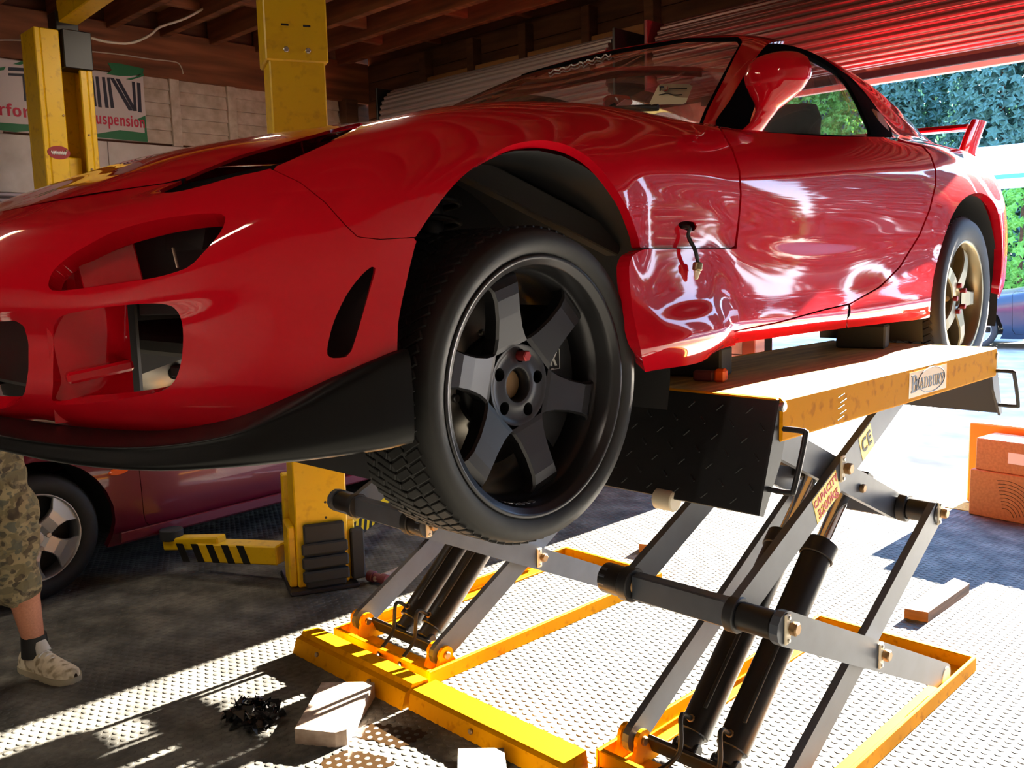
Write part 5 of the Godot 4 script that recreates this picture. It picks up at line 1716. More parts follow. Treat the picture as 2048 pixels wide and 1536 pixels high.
func two_post() -> void:
	var t := thing("two_post_lift", "yellow two post vehicle lift standing astride the maroon car", "vehicle lift", Vector3(0.98, 0, -2.9))
	var Y: Material = mats.post_yellow
	var st := begin()
	# near post: local frame, z out of its back face
	var n := Vector3(-0.4, 0, 0.917).normalized()
	var b := Basis(Vector3(n.z, 0, -n.x), Vector3.UP, n)
	var o := Vector3(0.962, 0, -1.472)
	var bb := func(called: String, lo: Vector3, hi: Vector3, m: Material, under: Node3D, bevel := 0.006) -> MeshInstance3D:
		var s := begin()
		box(s, T(o + b * ((lo + hi) / 2.0), b), hi - lo, bevel)
		return wpart(under, called, s, m)
	var post: MeshInstance3D = bb.call("post", Vector3(-0.116, 0.02, -0.2), Vector3(0.116, 2.32, 0), Y, t)
	bb.call("post_extension", Vector3(-0.13, 2.3, -0.21), Vector3(0.13, ROOF_Y - 0.06, 0.008), Y, post)
	for q in [Vector2(-0.045, 2.345), Vector2(0.045, 2.345)]:
		st = begin(true)
		cyl(st, o + b * Vector3(q.x, q.y, 0.006), o + b * Vector3(q.x, q.y, 0.018), 0.012, 6)
		wpart(post, "bolt", st, mats.steel)
	for q in [Vector2(-0.045, 2.445), Vector2(0.045, 2.445)]:
		bb.call("slot", Vector3(q.x - 0.016, q.y - 0.005, 0.005), Vector3(q.x + 0.016, q.y + 0.005, 0.0095), mats.black_stripe, post, 0.002)
	for q in [0.62, 0.56, 0.40, 0.33, 0.24]:
		st = begin(true)
		cyl(st, o + b * Vector3(0.02, q, -0.001), o + b * Vector3(0.02, q, 0.0015), 0.006, 8)
		wpart(post, "screw_hole", st, mats.black_stripe)
	bb.call("base_plate", Vector3(-0.16, 0.0, -0.3), Vector3(0.15, 0.02, 0.05), mats.lift_dark, post)
	var sh: MeshInstance3D = bb.call("shield", Vector3(-0.085, 0.02, 0.0), Vector3(0.095, 0.31, 0.03), mats.rubber_block, post)
	for k in 3:
		bb.call("rubber_step", Vector3(-0.10, 0.055 + k * 0.062, 0.03), Vector3(0.105, 0.105 + k * 0.062, 0.06 - k * 0.006), mats.rubber_block, post)
	bb.call("gusset", Vector3(-0.150, 0.02, -0.18), Vector3(-0.116, 0.30, -0.02), Y, post)
	bb.call("gusset", Vector3(0.116, 0.02, -0.18), Vector3(0.150, 0.30, -0.02), Y, post)
	bb.call("carriage", Vector3(-0.14, 0.16, -0.26), Vector3(0.14, 0.5, -0.2), Y, t)
	bb.call("wear_block", Vector3(0.125, 0.03, -0.05), Vector3(0.185, 0.26, 0.02), mats.rubber_block, post)
	# swing arms of the near post
	var arm_ := func(p0: Vector3, p1: Vector3) -> void:
		var s := begin()
		bar(s, p0, p1, 0.10, 0.09, Vector3.UP, 0.006)
		var a := wpart(t, "swing_arm", s, Y)
		var d := (p1 - p0).normalized()
		var side := Vector3(-d.z, 0, d.x)
		if side.dot(Vector3(-0.7, 0, 0.7)) < 0: side = -side
		for k in 5:
			s = begin()
			var q := p0 + d * (0.14 + k * 0.085) + side * 0.0505
			var pl := [q + Vector3(0, -0.044, 0), q + d * 0.04 + Vector3(0, -0.044, 0), q + d * 0.075 + Vector3(0, 0.044, 0), q + d * 0.035 + Vector3(0, 0.044, 0)]
			quad(s, pl[0], pl[1], pl[2], pl[3])
			quad(s, pl[3] + side * 0.001, pl[2] + side * 0.001, pl[1] + side * 0.001, pl[0] + side * 0.001)
			wpart(a, "warning_stripe", s, mats.black_stripe)
		s = begin()
		bar(s, p1 - d * 0.12 + Vector3(0, 0.045, 0), p1 + d * 0.2 + Vector3(0, 0.03, 0), 0.07, 0.06, Vector3.UP, 0.006)
		wpart(a, "arm_extension", s, Y)
		s = begin(true)
		cyl(s, p1 + d * 0.17 + Vector3(0, 0.05, 0), p1 + d * 0.17 + Vector3(0, 0.10, 0), 0.055, 18)
		wpart(a, "lift_pad", s, mats.rubber_block)
	arm_.call(Vector3(0.90, 0.13, -1.72), Vector3(0.70, 0.11, -2.12))
	arm_.call(Vector3(1.10, 0.16, -1.62), Vector3(1.62, 0.14, -1.98))
	# far post: an open channel facing the car
	var fo := Vector3(1.05, 0, -4.34)
	var fb := func(called: String, lo: Vector3, hi: Vector3, m: Material, under: Node3D) -> MeshInstance3D:
		var s := begin()
		bx(s, fo + lo, fo + hi, 0.006)
		return wpart(under, called, s, m)
	var fp: MeshInstance3D = fb.call("post", Vector3(-0.17, 0, -0.22), Vector3(0.17, 2.98, -0.19), Y, t)
	fb.call("post_side", Vector3(-0.17, 0, -0.19), Vector3(-0.135, 2.98, 0.03), Y, fp)
	fb.call("post_side", Vector3(0.135, 0, -0.19), Vector3(0.17, 2.98, 0.03), Y, fp)
	fb.call("post_lip", Vector3(-0.135, 0, 0.0), Vector3(-0.02, 2.98, 0.03), Y, fp)
	fb.call("post_lip", Vector3(0.09, 0, 0.0), Vector3(0.135, 2.75, 0.03), Y, fp)
	fb.call("carriage", Vector3(0.0, 0.3, -0.15), Vector3(0.09, 2.2, -0.06), Y, fp)
	fb.call("head_plate", Vector3(-0.005, 2.75, -0.1), Vector3(0.175, 2.99, 0.045), mats.lift_black, fp)
	fb.call("base_plate", Vector3(-0.25, 0, -0.3), Vector3(0.25, 0.022, 0.16), mats.lift_dark, fp)
	for k in 7:
		st = begin(true)
		var q := fo + Vector3(-0.035 + 0.15 * (k % 2), 2.45 - k * 0.11, 0.03)
		cyl(st, q, q + Vector3(0, 0, 0.008), 0.007, 8)
		wpart(fp, "rivet", st, mats.bolt)
	st = begin(true)
	var ring := []
	var ring2 := []
	for k in 28:
		var a := TAU * k / 28.0
		ring.append(fo + Vector3(-0.083 + cos(a) * 0.07, 2.215 + sin(a) * 0.042, 0.0301))
		ring2.append(ring[-1] + Vector3(0, 0, 0.002))
	skin(st, [ring, ring2])
	cap(st, ring2, false)
	wpart(fp, "badge", st, mat("badge_red", rgb(150, 24, 28), 0.4), "red oval badge with pale script")
	st = begin(true)
	var scr := []
	for k in 40: scr.append(fo + Vector3(-0.13 + 0.0024 * k, 2.213 + 0.013 * sin(k * 1.35), 0.0335))
	tube(st, scr, 0.003, 5)
	wpart(fp, "script", st, mats.white)
	# beam between the post heads
	st = begin()
	bar(st, Vector3(1.10, 3.10, -4.34), Vector3(0.98, 3.14, -1.56), 0.12, 0.14, Vector3.UP, 0.006)
	wpart(t, "head_beam", st, Y)
	st = begin()
	bx(st, fo + Vector3(-0.03, 2.98, -0.12), fo + Vector3(0.11, 3.1, 0.02))
	wpart(fp, "beam_bracket", st, mats.lift_black)

func parked_cars() -> void:
	parked_car("hatchback", "maroon car parked beneath the yellow two post lift", Vector3(-0.05, 0, -3.10), 0.10, mats.maroon, true)
	parked_car("saloon_car", "dark blue car parked in the yard beyond the coupe's tail", Vector3(14.2, 0, -3.0), -PI / 2 + 0.25, mats.blue_car, false)
	parked_car("saloon_car", "black car parked far off by the hedge", Vector3(25.5, 0, -6.6), -PI / 2 - 0.3, mats.trim, false)
func parked_car(called: String, label: String, at: Vector3, turn: float, paint: Material, near: bool) -> void:
	var keep_car := car
	car = thing(called, label, "car", at, "", turn)
	# half sections: x, then (y, z) for rows sill, flank, crease, waist, shoulder, belt, glass, rail, crown
	var secs := [
		[-0.80, 0.26, 0.30, 0.36, 0.32, 0.50, 0.33, 0.56, 0.32, 0.60, 0.30, 0.62, 0.26, 0.63, 0.2, 0.635, 0.1, 0.64, 0.0],
		[-0.72, 0.22, 0.56, 0.34, 0.60, 0.48, 0.61, 0.57, 0.60, 0.63, 0.57, 0.66, 0.50, 0.675, 0.4, 0.685, 0.2, 0.69, 0.0],
		[-0.52, 0.20, 0.73, 0.33, 0.78, 0.48, 0.785, 0.60, 0.775, 0.67, 0.73, 0.705, 0.65, 0.73, 0.5, 0.745, 0.25, 0.75, 0.0],
		[-0.30, 0.19, 0.79, 0.33, 0.83, 0.48, 0.835, 0.62, 0.825, 0.70, 0.78, 0.74, 0.68, 0.77, 0.5, 0.785, 0.25, 0.79, 0.0],
		[0.0, 0.18, 0.80, 0.33, 0.842, 0.48, 0.848, 0.63, 0.842, 0.73, 0.80, 0.78, 0.70, 0.81, 0.5, 0.83, 0.25, 0.835, 0.0],
		[0.33, 0.16, 0.79, 0.30, 0.838, 0.45, 0.845, 0.62, 0.842, 0.75, 0.81, 0.81, 0.72, 0.84, 0.52, 0.86, 0.26, 0.865, 0.0],
		[0.65, 0.16, 0.79, 0.28, 0.836, 0.43, 0.845, 0.62, 0.842, 0.77, 0.82, 0.85, 0.76, 0.88, 0.62, 0.92, 0.42, 0.94, 0.0],
		[1.0, 0.16, 0.79, 0.28, 0.836, 0.43, 0.845, 0.62, 0.842, 0.78, 0.825, 0.87, 0.775, 1.02, 0.71, 1.13, 0.58, 1.17, 0.0],
		[1.4, 0.16, 0.79, 0.28, 0.836, 0.43, 0.845, 0.62, 0.842, 0.79, 0.825, 0.88, 0.78, 1.10, 0.69, 1.31, 0.56, 1.37, 0.0],
		[1.9, 0.16, 0.79, 0.28, 0.836, 0.43, 0.845, 0.62, 0.842, 0.80, 0.825, 0.89, 0.78, 1.12, 0.685, 1.35, 0.55, 1.41, 0.0],
		[2.4, 0.18, 0.79, 0.30, 0.838, 0.45, 0.846, 0.63, 0.842, 0.81, 0.825, 0.90, 0.775, 1.12, 0.68, 1.32, 0.55, 1.38, 0.0],
		[2.85, 0.20, 0.78, 0.33, 0.83, 0.48, 0.835, 0.64, 0.83, 0.82, 0.81, 0.91, 0.75, 1.05, 0.66, 1.18, 0.53, 1.24, 0.0],
		[3.2, 0.24, 0.72, 0.36, 0.76, 0.50, 0.77, 0.65, 0.765, 0.82, 0.74, 0.90, 0.70, 0.95, 0.60, 0.98, 0.45, 1.0, 0.0],
		[3.36, 0.30, 0.60, 0.40, 0.64, 0.52, 0.65, 0.66, 0.645, 0.78, 0.62, 0.84, 0.58, 0.86, 0.48, 0.87, 0.3, 0.875, 0.0],
		[3.40, 0.34, 0.2, 0.42, 0.22, 0.53, 0.22, 0.64, 0.22, 0.74, 0.2, 0.79, 0.18, 0.81, 0.12, 0.82, 0.06, 0.82, 0.0]]
	var net := []
	for q in secs:
		var s := []
		for r in 9: s.append(Vector3(q[0], q[1 + r * 2], q[2 + r * 2]))
		net.append(s)
	var g := net_grid(net, 8 if near else 4, 8 if near else 4)
	var k: int = 8 if near else 4
	for i in g.P.size(): g.Q[i] = Vector2(g.P[i].x, g.P[i].y) * 1000.0
	var circle := func(x: float, y: float, r: float) -> PackedVector2Array:
		var o := PackedVector2Array()
		for a in 28: o.append(Vector2(x + cos(TAU * a / 28.0) * r, y + sin(TAU * a / 28.0) * r))
		return o
	var a1: PackedVector2Array = circle.call(0.0, 290.0, 345.0)
	var a2: PackedVector2Array = circle.call(2500.0, 290.0, 345.0)
	var door := poly([462, 815, 470, 600, 480, 300, 500, 225, 1650, 225, 1650, 860, 462, 860])
	var win := poly([760, 880, 1140, 1090, 1330, 1230, 1900, 1290, 2380, 1270, 2660, 1130, 2740, 960, 2500, 920, 1500, 895])
	var nu: int = g.nu - 1
	var nv: int = g.nv - 1
	panel("body", g, PackedVector2Array(), [a1, a2, door, [win, 0.01]], 0.0, [0, nu, 0, nv], paint, 0.03 if near else 0.0, "whole")
	panel("door", g, door, [a1, [win, 0.01]], 3.0, [0, nu, 0, nv], paint, 0.015, "pair")
	panel("side_window", g, win, [], 0.0, [0, nu, 4 * k, nv - k], mats.screen_glass, 0.0, "pair", "", 0.004)
	var st: SurfaceTool
	for s in [1.0, -1.0]:
		for x in [0.0, 2.5]:
			var c := Vector3(x, 0.287, 0)
			st = begin(true)
			lathe_z(st, c, s, [[0.182, 0.66], [0.186, 0.79], [0.192, 0.806], [0.196, 0.808], [0.200, 0.802], [0.195, 0.78], [0.196, 0.655], [0.182, 0.66]], 48)
			var w := cpart("wheel", st, mats.silver, "silver five spoke alloy wheel")
			st = begin(true)
			lathe_z(st, c, s, [[0.194, 0.80], [0.205, 0.812], [0.24, 0.818], [0.27, 0.81], [0.284, 0.79], [0.287, 0.76], [0.287, 0.68], [0.27, 0.64], [0.2, 0.645]], 56)
			part(w, "tyre", st, mats.rubber)
			for q in 5:
				st = begin()
				spoke(st, c, s, deg_to_rad(38.0 + 72.0 * q), [[0.02, 0.03, 0.79, 0.03], [0.055, 0.038, 0.802, 0.035], [0.10, 0.036, 0.808, 0.035], [0.135, 0.046, 0.806, 0.03], [0.165, 0.072, 0.800, 0.025], [0.188, 0.09, 0.795, 0.02]])
				part(w, "spoke", st, mats.silver)
			st = begin(true)
			cyl(st, c + Vector3(0, 0, s * 0.76), c + Vector3(0, 0, s * 0.808), 0.032, 20)
			part(w, "centre_cap", st, mats.silver)
			for q in 5:
				var an := deg_to_rad(74.0 + 72.0 * q)
				var o := c + Vector3(cos(an), sin(an), 0) * 0.055
				st = begin(true)
				cyl(st, o + Vector3(0, 0, s * 0.77), o + Vector3(0, 0, s * 0.8055), 0.012, 10)
				part(w, "wheel_bolt", st, mats.steel)
			st = begin(true)
			lathe_z(st, c, s, [[0.0, 0.72], [0.185, 0.72], [0.185, 0.70], [0.0, 0.70]], 32)
			part(w, "brake_drum", st, mats.disc)
			# arch liner
			st = begin(true)
			for q in 20:
				var a0 := -0.1 + (PI + 0.2) * q / 20.0
				var a3 := -0.1 + (PI + 0.2) * (q + 1) / 20.0
				quad(st, c + Vector3(cos(a0) * 0.36, sin(a0) * 0.36, s * 0.5), c + Vector3(cos(a3) * 0.36, sin(a3) * 0.36, s * 0.5), c + Vector3(cos(a3) * 0.36, sin(a3) * 0.36, s * 0.81), c + Vector3(cos(a0) * 0.36, sin(a0) * 0.36, s * 0.81))
			cpart("arch_liner", st, mats.liner)
		if near:
			st = begin(true)
			var rr := []
			var r2 := []
			for q in 20:
				var an := TAU * q / 20.0
				rr.append(Vector3(0.375 + cos(an) * 0.055, 0.525 + sin(an) * 0.02 + cos(an) * 0.004, s * 0.842))
				r2.append(Vector3(0.375 + cos(an) * 0.045, 0.525 + sin(an) * 0.015 + cos(an) * 0.004, s * 0.856))
			if s < 0:
				rr.reverse()
				r2.reverse()
			skin(st, [rr, r2])
			cap(st, r2, false)
			cpart("side_repeater", st, mats.orange, "amber side repeater")
			st = begin()
			bar(st, Vector3(0.36, 0.205, s * 0.842), Vector3(2.12, 0.205, s * 0.842), 0.012, 0.05, Vector3.UP, 0.004)
			cpart("sill_moulding", st, paint)
	car_box("floor_pan", Vector3(-0.6, 0.20, -0.5), Vector3(3.1, 0.24, 0.5), mats.underseal)
	car_box("floor_pan", Vector3(0.40, 0.18, -0.78), Vector3(2.1, 0.22, 0.78), mats.underseal)
	car_box("seat_bench", Vector3(0.9, 0.3, -0.6), Vector3(2.6, 0.82, 0.6), mats.cloth, 0.05)
	car = keep_car

# ---------- body by smooth union of tapered capsules, meshed as surface nets ----------
func blob(bones: Array, cell: float, blend: float, st: SurfaceTool, bump := 0.0) -> void:
	var lo := Vector3.ONE * 1e9
	var hi := -lo
	for q in bones:
		for e in [[q[0], q[2]], [q[1], q[3]]]:
			lo = lo.min(e[0] - Vector3.ONE * (e[1] + cell * 2))
			hi = hi.max(e[0] + Vector3.ONE * (e[1] + cell * 2))
	var n := Vector3i(((hi - lo) / cell).ceil()) + Vector3i.ONE
	var D := PackedFloat32Array()
	D.resize(n.x * n.y * n.z)
	D.fill(1.0)
	var nz := FastNoiseLite.new()
	nz.seed = 4
	nz.frequency = 9.0
	for q in bones:
		var blo: Vector3 = ((q[0] - Vector3.ONE * (q[2] + cell * 3)).min(q[1] - Vector3.ONE * (q[3] + cell * 3)) - lo) / cell
		var bhi: Vector3 = ((q[0] + Vector3.ONE * (q[2] + cell * 3)).max(q[1] + Vector3.ONE * (q[3] + cell * 3)) - lo) / cell
		var ax: Vector3 = q[1] - q[0]
		var l2 := maxf(ax.length_squared(), 1e-8)
		for i in range(maxi(int(blo.x), 0), mini(int(bhi.x) + 1, n.x)):
			for j in range(maxi(int(blo.y), 0), mini(int(bhi.y) + 1, n.y)):
				for k in range(maxi(int(blo.z), 0), mini(int(bhi.z) + 1, n.z)):
					var p := lo + Vector3(i, j, k) * cell
					var h := clampf((p - q[0]).dot(ax) / l2, 0.0, 1.0)
					var d: float = (p - q[0] - ax * h).length() - lerpf(q[2], q[3], h)
					if bump > 0.0: d += nz.get_noise_3dv(p) * bump
					var id := (i * n.y + j) * n.z + k
					var m := D[id]
					var w := maxf(blend - absf(m - d), 0.0) / blend
					D[id] = minf(m, d) - w * w * blend * 0.25
	var vert := {}
	var step := [n.y * n.z, n.z, 1]
	for i in n.x - 1:
		for j in n.y - 1:
			for k in n.z - 1:
				var id := (i * n.y + j) * n.z + k
				var c := Vector3.ZERO
				var cnt := 0
				var first := D[id] < 0
				var mixed := false
				for o in [step[0], step[1], 1, step[0] + step[1], step[0] + 1, step[1] + 1, step[0] + step[1] + 1]:
					if (D[id + o] < 0) != first:
						mixed = true
						break
				if not mixed: continue
				for e in [[0, 0, 0, 0], [0, 0, 1, 0], [0, 0, 0, 1], [0, 0, 1, 1], [1, 0, 0, 0], [1, 1, 0, 0], [1, 0, 0, 1], [1, 1, 0, 1], [2, 0, 0, 0], [2, 1, 0, 0], [2, 0, 1, 0], [2, 1, 1, 0]]:
					var a := Vector3i(e[1], e[2], e[3])
					var ia: int = id + a.x * step[0] + a.y * step[1] + a.z
					var ib: int = ia + step[e[0]]
					if (D[ia] < 0) != (D[ib] < 0):
						var f := D[ia] / (D[ia] - D[ib])
						var p := Vector3(a)
						p[e[0]] += f
						c += p
						cnt += 1
				vert[id] = lo + (Vector3(i, j, k) + c / cnt) * cell
	for id in vert:
		var k: int = id % n.z
		var j: int = (id / n.z) % n.y
		var i: int = id / (n.y * n.z)
		var at := [i, j, k]
		for ax in 3:
			var u := (ax + 1) % 3
			var v := (ax + 2) % 3
			if at[u] == 0 or at[v] == 0: continue
			var d0 := D[id]
			var d1 := D[id + step[ax]]
			if (d0 < 0) == (d1 < 0): continue
			var q := [id, id - step[u], id - step[u] - step[v], id - step[v]]
			if not (vert.has(q[1]) and vert.has(q[2]) and vert.has(q[3])): continue
			if d0 < 0: quad(st, vert[q[0]], vert[q[1]], vert[q[2]], vert[q[3]])
			else: quad(st, vert[q[3]], vert[q[2]], vert[q[1]], vert[q[0]])
func person() -> void:
	# stands behind the coupe's nose facing it; only the right-hand leg in view reaches into the picture
	var t := thing("person", "person in camouflage shorts, black socks and scuffed pale shoes beside the maroon car", "person", Vector3(-0.36, 0, -1.56))
	var A := Vector3(-0.235, 0.115, -1.535)   # ankle of the leg in view
	var K := Vector3(-0.285, 0.50, -1.50)
	var H := Vector3(-0.36, 0.93, -1.56)
	var A2 := Vector3(-0.60, 0.115, -1.60)
	var K2 := Vector3(-0.57, 0.50, -1.55)
	var H2 := Vector3(-0.50, 0.93, -1.58)
	var C := Vector3(-0.43, 1.38, -1.52)
	var N := Vector3(-0.43, 1.52, -1.50)
	var Hd := Vector3(-0.43, 1.66, -1.47)
	var st := begin(true)
	var sk := [[A, A.lerp(K, 0.62), 0.036, 0.056], [A.lerp(K, 0.6), K, 0.057, 0.052], [A2, A2.lerp(K2, 0.62), 0.036, 0.056], [A2.lerp(K2, 0.6), K2, 0.057, 0.052],
		[K, H, 0.055, 0.075], [K2, H2, 0.055, 0.075], [H, C, 0.09, 0.10], [H2, C, 0.09, 0.10], [C, N, 0.07, 0.052], [N, Hd, 0.052, 0.06],
		[Hd, Hd + Vector3(0, 0.06, 0.01), 0.082, 0.088], [Hd + Vector3(0, -0.05, 0.04), Hd + Vector3(0, 0.02, 0.05), 0.05, 0.055], [Hd + Vector3(0, 0.0, 0.09), Hd + Vector3(0, 0.03, 0.085), 0.014, 0.01],
		[Hd + Vector3(0.083, 0.0, 0.0), Hd + Vector3(0.085, 0.03, 0.0), 0.014, 0.016], [Hd + Vector3(-0.083, 0.0, 0.0), Hd + Vector3(-0.085, 0.03, 0.0), 0.014, 0.016]]
	for s in [1.0, -1.0]:
		var sh := C + Vector3(s * 0.19, 0.05, 0)
		var el := sh + Vector3(s * 0.06, -0.27, -0.02)
		var wr := el + Vector3(s * 0.0, -0.2, 0.13)
		sk += [[C, sh, 0.07, 0.055], [sh, el, 0.05, 0.04], [el, wr, 0.04, 0.028]]
		var pm := wr + Vector3(0, -0.055, 0.05)
		sk.append([wr, pm, 0.028, 0.034])
		for f in 4:
			var b := pm + Vector3((f - 1.5) * 0.019, 0.0, 0.01)
			sk.append([b, b + Vector3(0, -0.032, 0.022), 0.0115, 0.010])
			sk.append([b + Vector3(0, -0.032, 0.022), b + Vector3(0, -0.055 + 0.006 * absf(f - 1.4), 0.02), 0.010, 0.009])
		sk.append([wr + Vector3(-s * 0.02, -0.02, 0.02), wr + Vector3(-s * 0.045, -0.06, 0.05), 0.013, 0.0105])
	blob(sk, 0.0125, 0.03, st)
	wpart(t, "body", st, mat("skin", rgb(214, 150, 120), 0.55, 0.0, noise_tex(41, 0.05, Color(0.86, 0.8, 0.78), Color(1, 1, 1)), 4.0), "bare shin")
	st = begin(true)
	blob([[K + Vector3(-0.005, -0.14, 0.0), K + Vector3(0, 0.1, 0), 0.082, 0.088], [K + Vector3(0, 0.1, 0), H, 0.088, 0.115], [K2 + Vector3(0.005, -0.12, 0.0), K2, 0.08, 0.085], [K2, H2, 0.085, 0.115], [H, H2, 0.12, 0.12], [H.lerp(H2, 0.5), H.lerp(H2, 0.5) + Vector3(0, 0.12, 0.01), 0.14, 0.13]], 0.0125, 0.04, st, 0.022)
	var camo := mat("camo", Color.WHITE, 0.85, 0.0, camo_tex(), 2.6)
	wpart(t, "shorts", st, camo, "baggy camouflage shorts")
	st = begin(true)
	blob([[H.lerp(H2, 0.5) + Vector3(0, 0.1, 0.01), C, 0.135, 0.15], [C, C + Vector3(0.19, 0.05, 0), 0.12, 0.075], [C, C + Vector3(-0.19, 0.05, 0), 0.12, 0.075], [C + Vector3(0.19, 0.05, 0), C + Vector3(0.225, -0.09, -0.01), 0.07, 0.068], [C + Vector3(-0.19, 0.05, 0), C + Vector3(-0.225, -0.09, -0.01), 0.07, 0.068]], 0.02, 0.05, st, 0.006)
	wpart(t, "shirt", st, mat("shirt", rgb(54, 58, 66), 0.85), "dark tee shirt")
	st = begin(true)
	blob([[Hd + Vector3(0, 0.075, -0.01), Hd + Vector3(0, 0.04, -0.04), 0.085, 0.085]], 0.012, 0.02, st, 0.004)
	wpart(t, "hair", st, mat("hair", rgb(52, 38, 26), 0.8))
	for e in [[0.032], [-0.032]]:
		st = begin(true)
		blob([[Hd + Vector3(e[0], 0.03, 0.082), Hd + Vector3(e[0] * 1.01, 0.03, 0.083), 0.011, 0.011]], 0.004, 0.002, st)
		wpart(t, "eye", st, mats.white)
	st = begin()
	bar(st, Hd + Vector3(-0.022, -0.045, 0.089), Hd + Vector3(0.022, -0.045, 0.089), 0.006, 0.008)
	wpart(t, "mouth", st, mat("lips", rgb(160, 84, 76), 0.5))
	for q in [[A, Vector3(0.30, 0, 0.95)], [A2, Vector3(-0.1, 0, 1)]]:
		var f: Vector3 = q[1].normalized()
		st = begin(true)
		tube(st, [q[0] + Vector3(0, -0.05, 0), q[0] + Vector3(0, -0.01, 0), q[0] + Vector3(0, 0.028, 0)], 0.047, 20, 0.043)
		wpart(t, "sock", st, mats.black, "black ankle sock")
		shoe(t, Vector3(q[0].x, 0, q[0].z), f)
func shoe(t: Node3D, heel: Vector3, f: Vector3) -> void:
	var r := Vector3(f.z, 0, -f.x)
	var leather := mat("shoe", rgb(222, 212, 188), 0.6, 0.0, noise_tex(43, 0.02, Color(0.62, 0.57, 0.48), Color(1, 1, 1), FastNoiseLite.TYPE_SIMPLEX_SMOOTH, 3, 512, 0.36), 2.2)
	var st := begin(true)
	# cross sections from heel to toe: [along, half width, height]
	var secs := [[-0.075, 0.012, 0.05], [-0.068, 0.026, 0.075], [-0.045, 0.034, 0.092], [-0.01, 0.037, 0.098], [0.03, 0.039, 0.094], [0.07, 0.043, 0.082], [0.11, 0.047, 0.068], [0.15, 0.047, 0.058], [0.185, 0.040, 0.052], [0.205, 0.026, 0.046], [0.215, 0.008, 0.036]]
	var rings := []
	for q in secs:
		var ring := []
		for k in 16:
			var a := PI * k / 15.0
			ring.append(heel + f * q[0] + r * (cos(a) * q[1] * (1.0 if sin(a) < 0.5 else 0.94)) + Vector3(0, 0.018 + pow(sin(a), 0.7) * (q[2] - 0.018), 0))
		rings.append(ring)
	for i in rings.size() - 1:
		for k in 15: quad(st, rings[i][k], rings[i + 1][k], rings[i + 1][k + 1], rings[i][k + 1])
	var s := wpart(t, "shoe", st, leather, "scuffed cream trainer")
	st = begin(true)
	var lo := []
	var up := []
	for q in secs:
		lo.append([heel + f * q[0] + r * (q[1] + 0.005), heel + f * q[0] - r * (q[1] + 0.005)])
	var outline := []
	for q in lo: outline.append(q[0])
	for i in range(lo.size() - 1, -1, -1): outline.append(lo[i][1])
	for q in outline: up.append(q + Vector3(0, 0.022, 0))
	skin(st, [outline, up])
	cap(st, up, false)
	cap(st, outline, true)
	wpart(s, "sole", st, mat("sole", rgb(170, 160, 135), 0.7))
	st = begin(true)
	for k in 4:
		var y: float = 0.094 - k * 0.009
		var c := heel + f * (0.035 + k * 0.02) + Vector3(0, y + 0.002, 0)
		tube(st, rounded([c - r * 0.026 + Vector3(0, -0.012, 0), c + Vector3(0, 0.003, 0), c + r * 0.026 + Vector3(0, -0.012, 0)], 4), 0.003, 6)
	wpart(s, "lace", st, mats.white)
	st = begin(true)
	var tc := heel + f * 0.03 + Vector3(0, 0.10, 0)
	tube(st, [tc + f * 0.02 + Vector3(0, -0.015, 0), tc + Vector3(0, 0.02, 0)], 0.026, 12, 0.022)
	wpart(s, "tongue", st, mat("tongue", rgb(206, 202, 196), 0.8))
func camo_tex() -> ImageTexture:
	var n := FastNoiseLite.new()
	n.seed = 77
	n.frequency = 0.018
	n.fractal_octaves = 3
	var im := Image.create(256, 256, false, Image.FORMAT_RGB8)
	var pal := [rgb(62, 52, 40), rgb(108, 98, 70), rgb(146, 132, 100), rgb(84, 86, 74)]
	for y in 256:
		for x in 256:
			var fx := smoothstep(192.0, 256.0, float(x))
			var a := lerpf(n.get_noise_2d(x, y), n.get_noise_2d(x - 256, y), fx)
			var b := lerpf(n.get_noise_2d(x + 700, y * 1.3), n.get_noise_2d(x + 444, y * 1.3), fx)
			var c: Color = pal[0] if a > 0.22 else pal[1] if b > 0.12 else pal[3] if a < -0.2 else pal[2]
			im.set_pixel(x, y, c)
	return ImageTexture.create_from_image(im)

